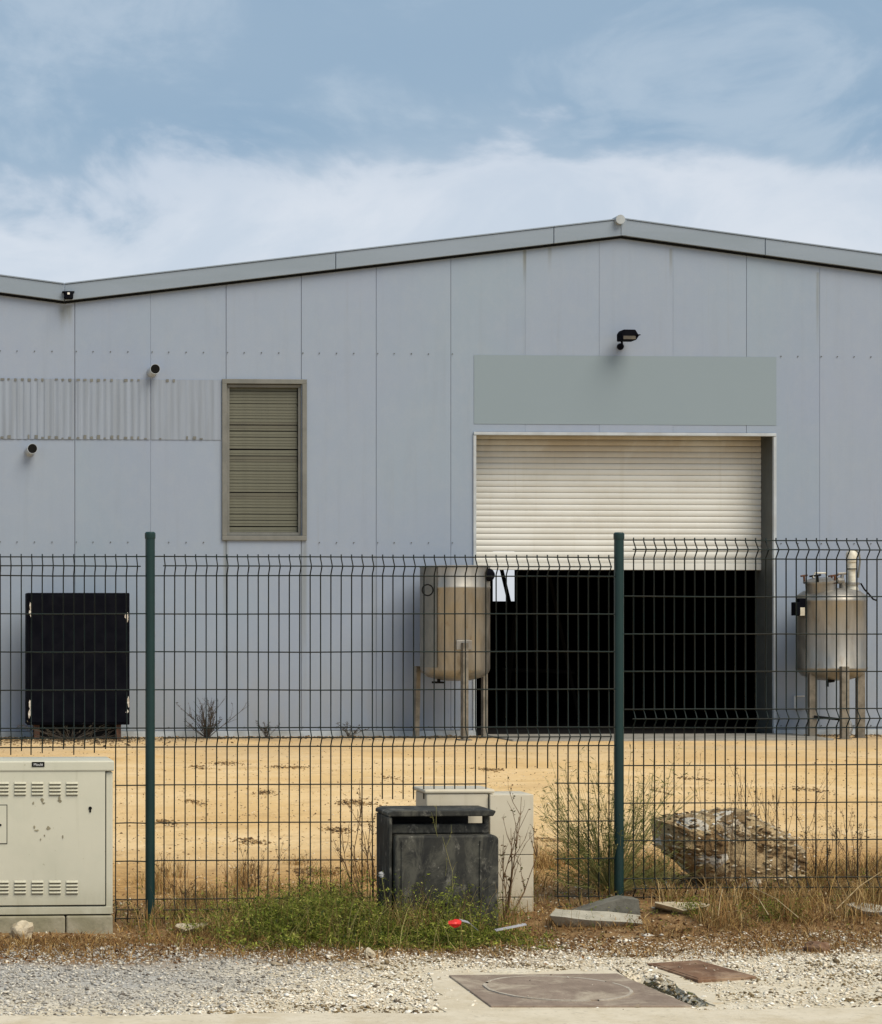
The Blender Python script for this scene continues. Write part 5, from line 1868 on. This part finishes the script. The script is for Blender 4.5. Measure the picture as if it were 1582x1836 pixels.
def twig_plant(name, label, cat, base, stems, stem_mat, r0, leaf_cols=None, leaf_w=None, nleaf=0, lsize=(0.006, 0.014), seed=1, branch=3, blen=0.3, group=None, spread=0.5, asp=0.5, curl=0.10, leafmat='leaf'):
    """stems: list of (tip dx, dy, dz); each is a curved stem with side branches"""
    rr = random.Random(seed)
    root = thing(name, label, cat, base, group)
    mb = MB()
    pts_all = []

    def grow(p0, d, r, level):
        n = 5 if level == 0 else 3
        pts = [p0]
        bend = Vector((rr.uniform(-1, 1), rr.uniform(-1, 1), rr.uniform(-0.2, 0.5))) * d.length * curl
        for j in range(1, n + 1):
            t = j / n
            pts.append(p0 + d * t + bend * math.sin(math.pi * t) + Vector((rr.uniform(-1, 1), rr.uniform(-1, 1), 0)) * d.length * 0.012)
        mb.tube(pts, [r * (1 - 0.7 * j / n) for j in range(n + 1)], 4, False)
        pts_all.append((pts, level))
        if level < 2:
            nb = branch if level == 0 else max(1, branch - 2)
            for _ in range(nb):
                t = rr.uniform(0.3, 0.92)
                j = min(int(t * n), n - 1)
                q = pts[j].lerp(pts[j + 1], t * n - j)
                dd = (d.normalized() + Vector((rr.uniform(-1, 1), rr.uniform(-1, 1) * 0.7, rr.uniform(-0.3, 0.7))) * spread).normalized() * d.length * blen * rr.uniform(0.5, 1.3)
                grow(q, dd, r * 0.55, level + 1)

    for s in stems:
        off = Vector((rr.uniform(-1, 1), rr.uniform(-1, 1), 0)) * 0.012
        grow(Vector(base) + off, Vector(s), r0, 0)
    obj('stems', mb, stem_mat, root, recalc=False)
    if nleaf:
        cs = []
        for _ in range(nleaf):
            pts, lev = rr.choice(pts_all)
            j = rr.randrange(1, len(pts))
            cs.append(pts[j - 1].lerp(pts[j], rr.random()))
        c = np.array([tuple(p) for p in cs])
        v, f, cl = leaflets(c - np.array(base)[None], rng.uniform(lsize[0], lsize[1], len(c)), pal(len(c), leaf_cols, leaf_w, 0.2), 0.35, asp)
        o = np_obj('leaves', v, f, M[leafmat], cl)
        o.parent = root
    return root


def at_ground(px, py):
    p = G(px, py, 0.0)
    for _ in range(4):
        p = G(px, py, H(p.x, p.y))
    return (p.x, p.y, H(p.x, p.y) - 0.005)


# broom bush at the right post
b = list(at_ground(1100, 1588))
b[1] = YF + 0.12
b[0] = XX(1096, b[1])
b[2] = H(b[0], b[1])
rr = random.Random(5)
st = []
for _ in range(130):
    a = rr.gauss(-0.10, 0.52)
    L = rr.uniform(0.28, 0.72) * (1.0 if abs(a) < 0.8 else 0.8)
    st.append((L * math.sin(a), rr.gauss(0.02, 0.10), L * math.cos(a)))
for _ in range(34):
    a = rr.choice((-1, 1)) * rr.uniform(0.9, 1.35)
    L = rr.uniform(0.2, 0.42)
    st.append((L * math.sin(a), rr.gauss(0, 0.08), L * math.cos(a)))
BR = [(0.20, 0.21, 0.06), (0.12, 0.15, 0.042), (0.31, 0.28, 0.10), (0.075, 0.105, 0.035)]
twig_plant('broom_bush', 'spiky yellow-green broom bush fanning out around the fence post', 'bush', tuple(b), st, M['greenstem'], 0.0024, BR, [3, 3, 4, 1.5], 4200, (0.014, 0.040), 4, 3, 0.35, spread=0.45, asp=0.16, curl=0.06)

# bare stalk in front of the cream column
b = at_ground(905, 1648)
b = (XX(905, 11.42), 11.42, H(XX(905, 11.42), 11.42))
twig_plant('weed_stalk', 'thin branching brown weed stalk before the cream column', 'plant', b, [(0.13, 0.0, 0.60), (0.03, 0.02, 0.50), (0.16, -0.02, 0.42), (-0.02, 0.01, 0.34), (0.09, 0.03, 0.66)], M['stem'], 0.0045, [(0.12, 0.09, 0.03), (0.15, 0.08, 0.035), (0.10, 0.11, 0.03)], [3, 3, 2], 150, (0.008, 0.02), 9, 4, 0.33, spread=0.55)
# dry stalks left of the black box
b = (XX(662, 11.5), 11.5, H(XX(662, 11.5), 11.5))
twig_plant('weed_stalk', 'clump of tall dry brown stalks left of the black box', 'plant', b, [(-0.06, 0, 0.62), (-0.14, 0.03, 0.58), (0.02, 0.02, 0.60), (-0.10, -0.02, 0.42), (-0.02, 0.04, 0.50), (0.03, -0.02, 0.36), (-0.18, 0.04, 0.46), (-0.04, 0.0, 0.68)], M['stem'], 0.0036, [(0.16, 0.085, 0.03), (0.09, 0.05, 0.022), (0.25, 0.15, 0.06)], [3, 3, 2], 330, (0.007, 0.017), 12, 4, 0.22, spread=0.5, leafmat='dry')
# arching stem across the black box
b = (XX(800, 11.22), 11.22, H(XX(800, 11.22), 11.22))
twig_plant('weed_stalk', 'single pale stem arching up across the front of the black box', 'plant', b, [(-0.03, 0.0, 0.50), (-0.06, 0.02, 0.62)], M['greenstem'], 0.0026, [(0.16, 0.14, 0.05)], [1], 40, (0.006, 0.014), 15, 3, 0.2, spread=0.5)
# other dry clumps
for label, px, Y, hh, seed, cnt in (('loose dry flowering weed left of the green patch', 455, 11.75, 0.42, 21, 7),
                                     ('thin dry weed by the left green post', 330, 11.8, 0.34, 22, 5),
                                     ('dry stalks rising behind the right side of the boulder', 1395, 12.45, 0.55, 23, 8),
                                     ('reddish dry stalks in front of the boulder middle', 1305, 11.95, 0.62, 24, 5),
                                     ('tall dry seed stalks at the far right fence wires', 1530, 12.1, 0.40, 25, 9),
                                     ('dry seed stalks midway between boulder and frame edge', 1470, 12.2, 0.36, 26, 7),
                                     ('fine dry weed springing from the boulder top edge', 1330, 12.75, 0.60, 27, 4),
                                     ('dry sprig beside the sunlit yard, centre of the middle panel', 545, 12.4, 0.30, 28, 5)):
    rr = random.Random(seed)
    x = XX(px, Y)
    st = [(rr.gauss(0, 0.09), rr.gauss(0, 0.06), hh * rr.uniform(0.6, 1.1)) for _ in range(cnt)]
    twig_plant('dry_weed', label, 'plant', (x, Y, H(x, Y)), st, M['stem'], 0.0022, [(0.15, 0.08, 0.03), (0.24, 0.15, 0.06), (0.10, 0.075, 0.03)], [3, 3, 2], 26 * cnt, (0.006, 0.015), seed, 4, 0.25, 'dry weeds along the fence', spread=0.55, leafmat='dry')
# dead dark bush at the warehouse wall
x, Y = XX(372, YW - 0.35), YW - 0.35
rr = random.Random(31)
st = [(rr.gauss(0, 0.17), rr.gauss(0, 0.1), rr.uniform(0.15, 0.5)) for _ in range(36)]
twig_plant('dead_bush', 'dark dead bush at the foot of the grey wall', 'bush', (x, Y, H(x, Y)), st, M['darkstem'], 0.006, [(0.06, 0.05, 0.035), (0.09, 0.075, 0.05)], [1, 1], 500, (0.015, 0.04), 31, 4, 0.3, spread=0.6, asp=0.3, leafmat='dry')
for label, px, seed in (('low dead sprig at the wall foot below the window', 480, 33), ('low dead sprig at the wall foot near the left tank', 627, 34), ('dead weeds gathered under the dark locker', 120, 35)):
    x = XX(px, YW - 0.3)
    rr = random.Random(seed)
    wide = 0.35 if px == 120 else 0.12  # wider set under the locker also darkens the shadow there
    st = [(rr.gauss(0, wide), rr.gauss(0, 0.08), rr.uniform(0.05, 0.2)) for _ in range(26 if px == 120 else 12)]
    Yq = YW - (1.0 if px == 120 else 0.25)
    twig_plant('dead_sprig', label, 'plant', (x, Yq, H(x, Yq)), st, M['darkstem'], 0.004, [(0.06, 0.05, 0.035), (0.09, 0.075, 0.05)], [1, 1], 260, (0.015, 0.04), seed, 3, 0.3, 'dead sprigs along the wall', spread=0.6, asp=0.3, leafmat='dry')

# fallen stems on the right of the strip
for k, (pa, za, pb, zb2, label) in enumerate((((1352, 1592), 0.16, (1432, 1645), 0.05, 'long pale dead stem slanting down right of the boulder'),
                                       ((1345, 1600), 0.15, (1378, 1640), 0.06, 'short pale dead stem bending down under the boulder'),
                                       ((1582, 1562), 0.22, (1500, 1630), 0.06, 'straight dead stem leaning in from the right frame edge'),
                                       ((1296, 1594), 0.16, (1288, 1642), 0.04, 'upright whitish dead stem in front of the boulder'))):
    A, B = G(pa[0], pa[1], za), G(pb[0], pb[1], zb2)
    mid = (A + B) / 2 + Vector((0, 0, 0.02))
    tag(obj('fallen_stalk', MB().tube([A, mid, B], [0.0012, 0.002, 0.0024], 5), M['straw']), label, 'dry stalk', 'dead stems on the dry strip')

# dandelion clock
x, Y = XX(697, 11.2), 11.2
dn = thing('dandelion', 'single white dandelion clock in front of the black box', 'plant', (x, Y, H(x, Y)))
hp = P(684, 1568, 11.15)
obj('stalk', MB().tube([(x, Y, H(x, Y)), (x - 0.01, Y - 0.02, H(x, Y) + 0.12), (hp.x, hp.y, hp.z)], 0.0022, 6), M['greenstem'], dn)
n = 260
d = rng.normal(0, 1, (n, 3))
d /= np.linalg.norm(d, axis=1)[:, None]
base = np.array((hp.x - x, hp.y - Y, hp.z - H(x, Y)))
v, f, c = blades(np.tile(base, (n, 1)), d[:, 2] * 0.017, d[:, :2] * 0.017, np.full(n, 0.0011), np.full((n, 3), 0.78), 0.0, 1)
o = np_obj('seed_head', v, f, M['dry'], c)
o.parent = dn
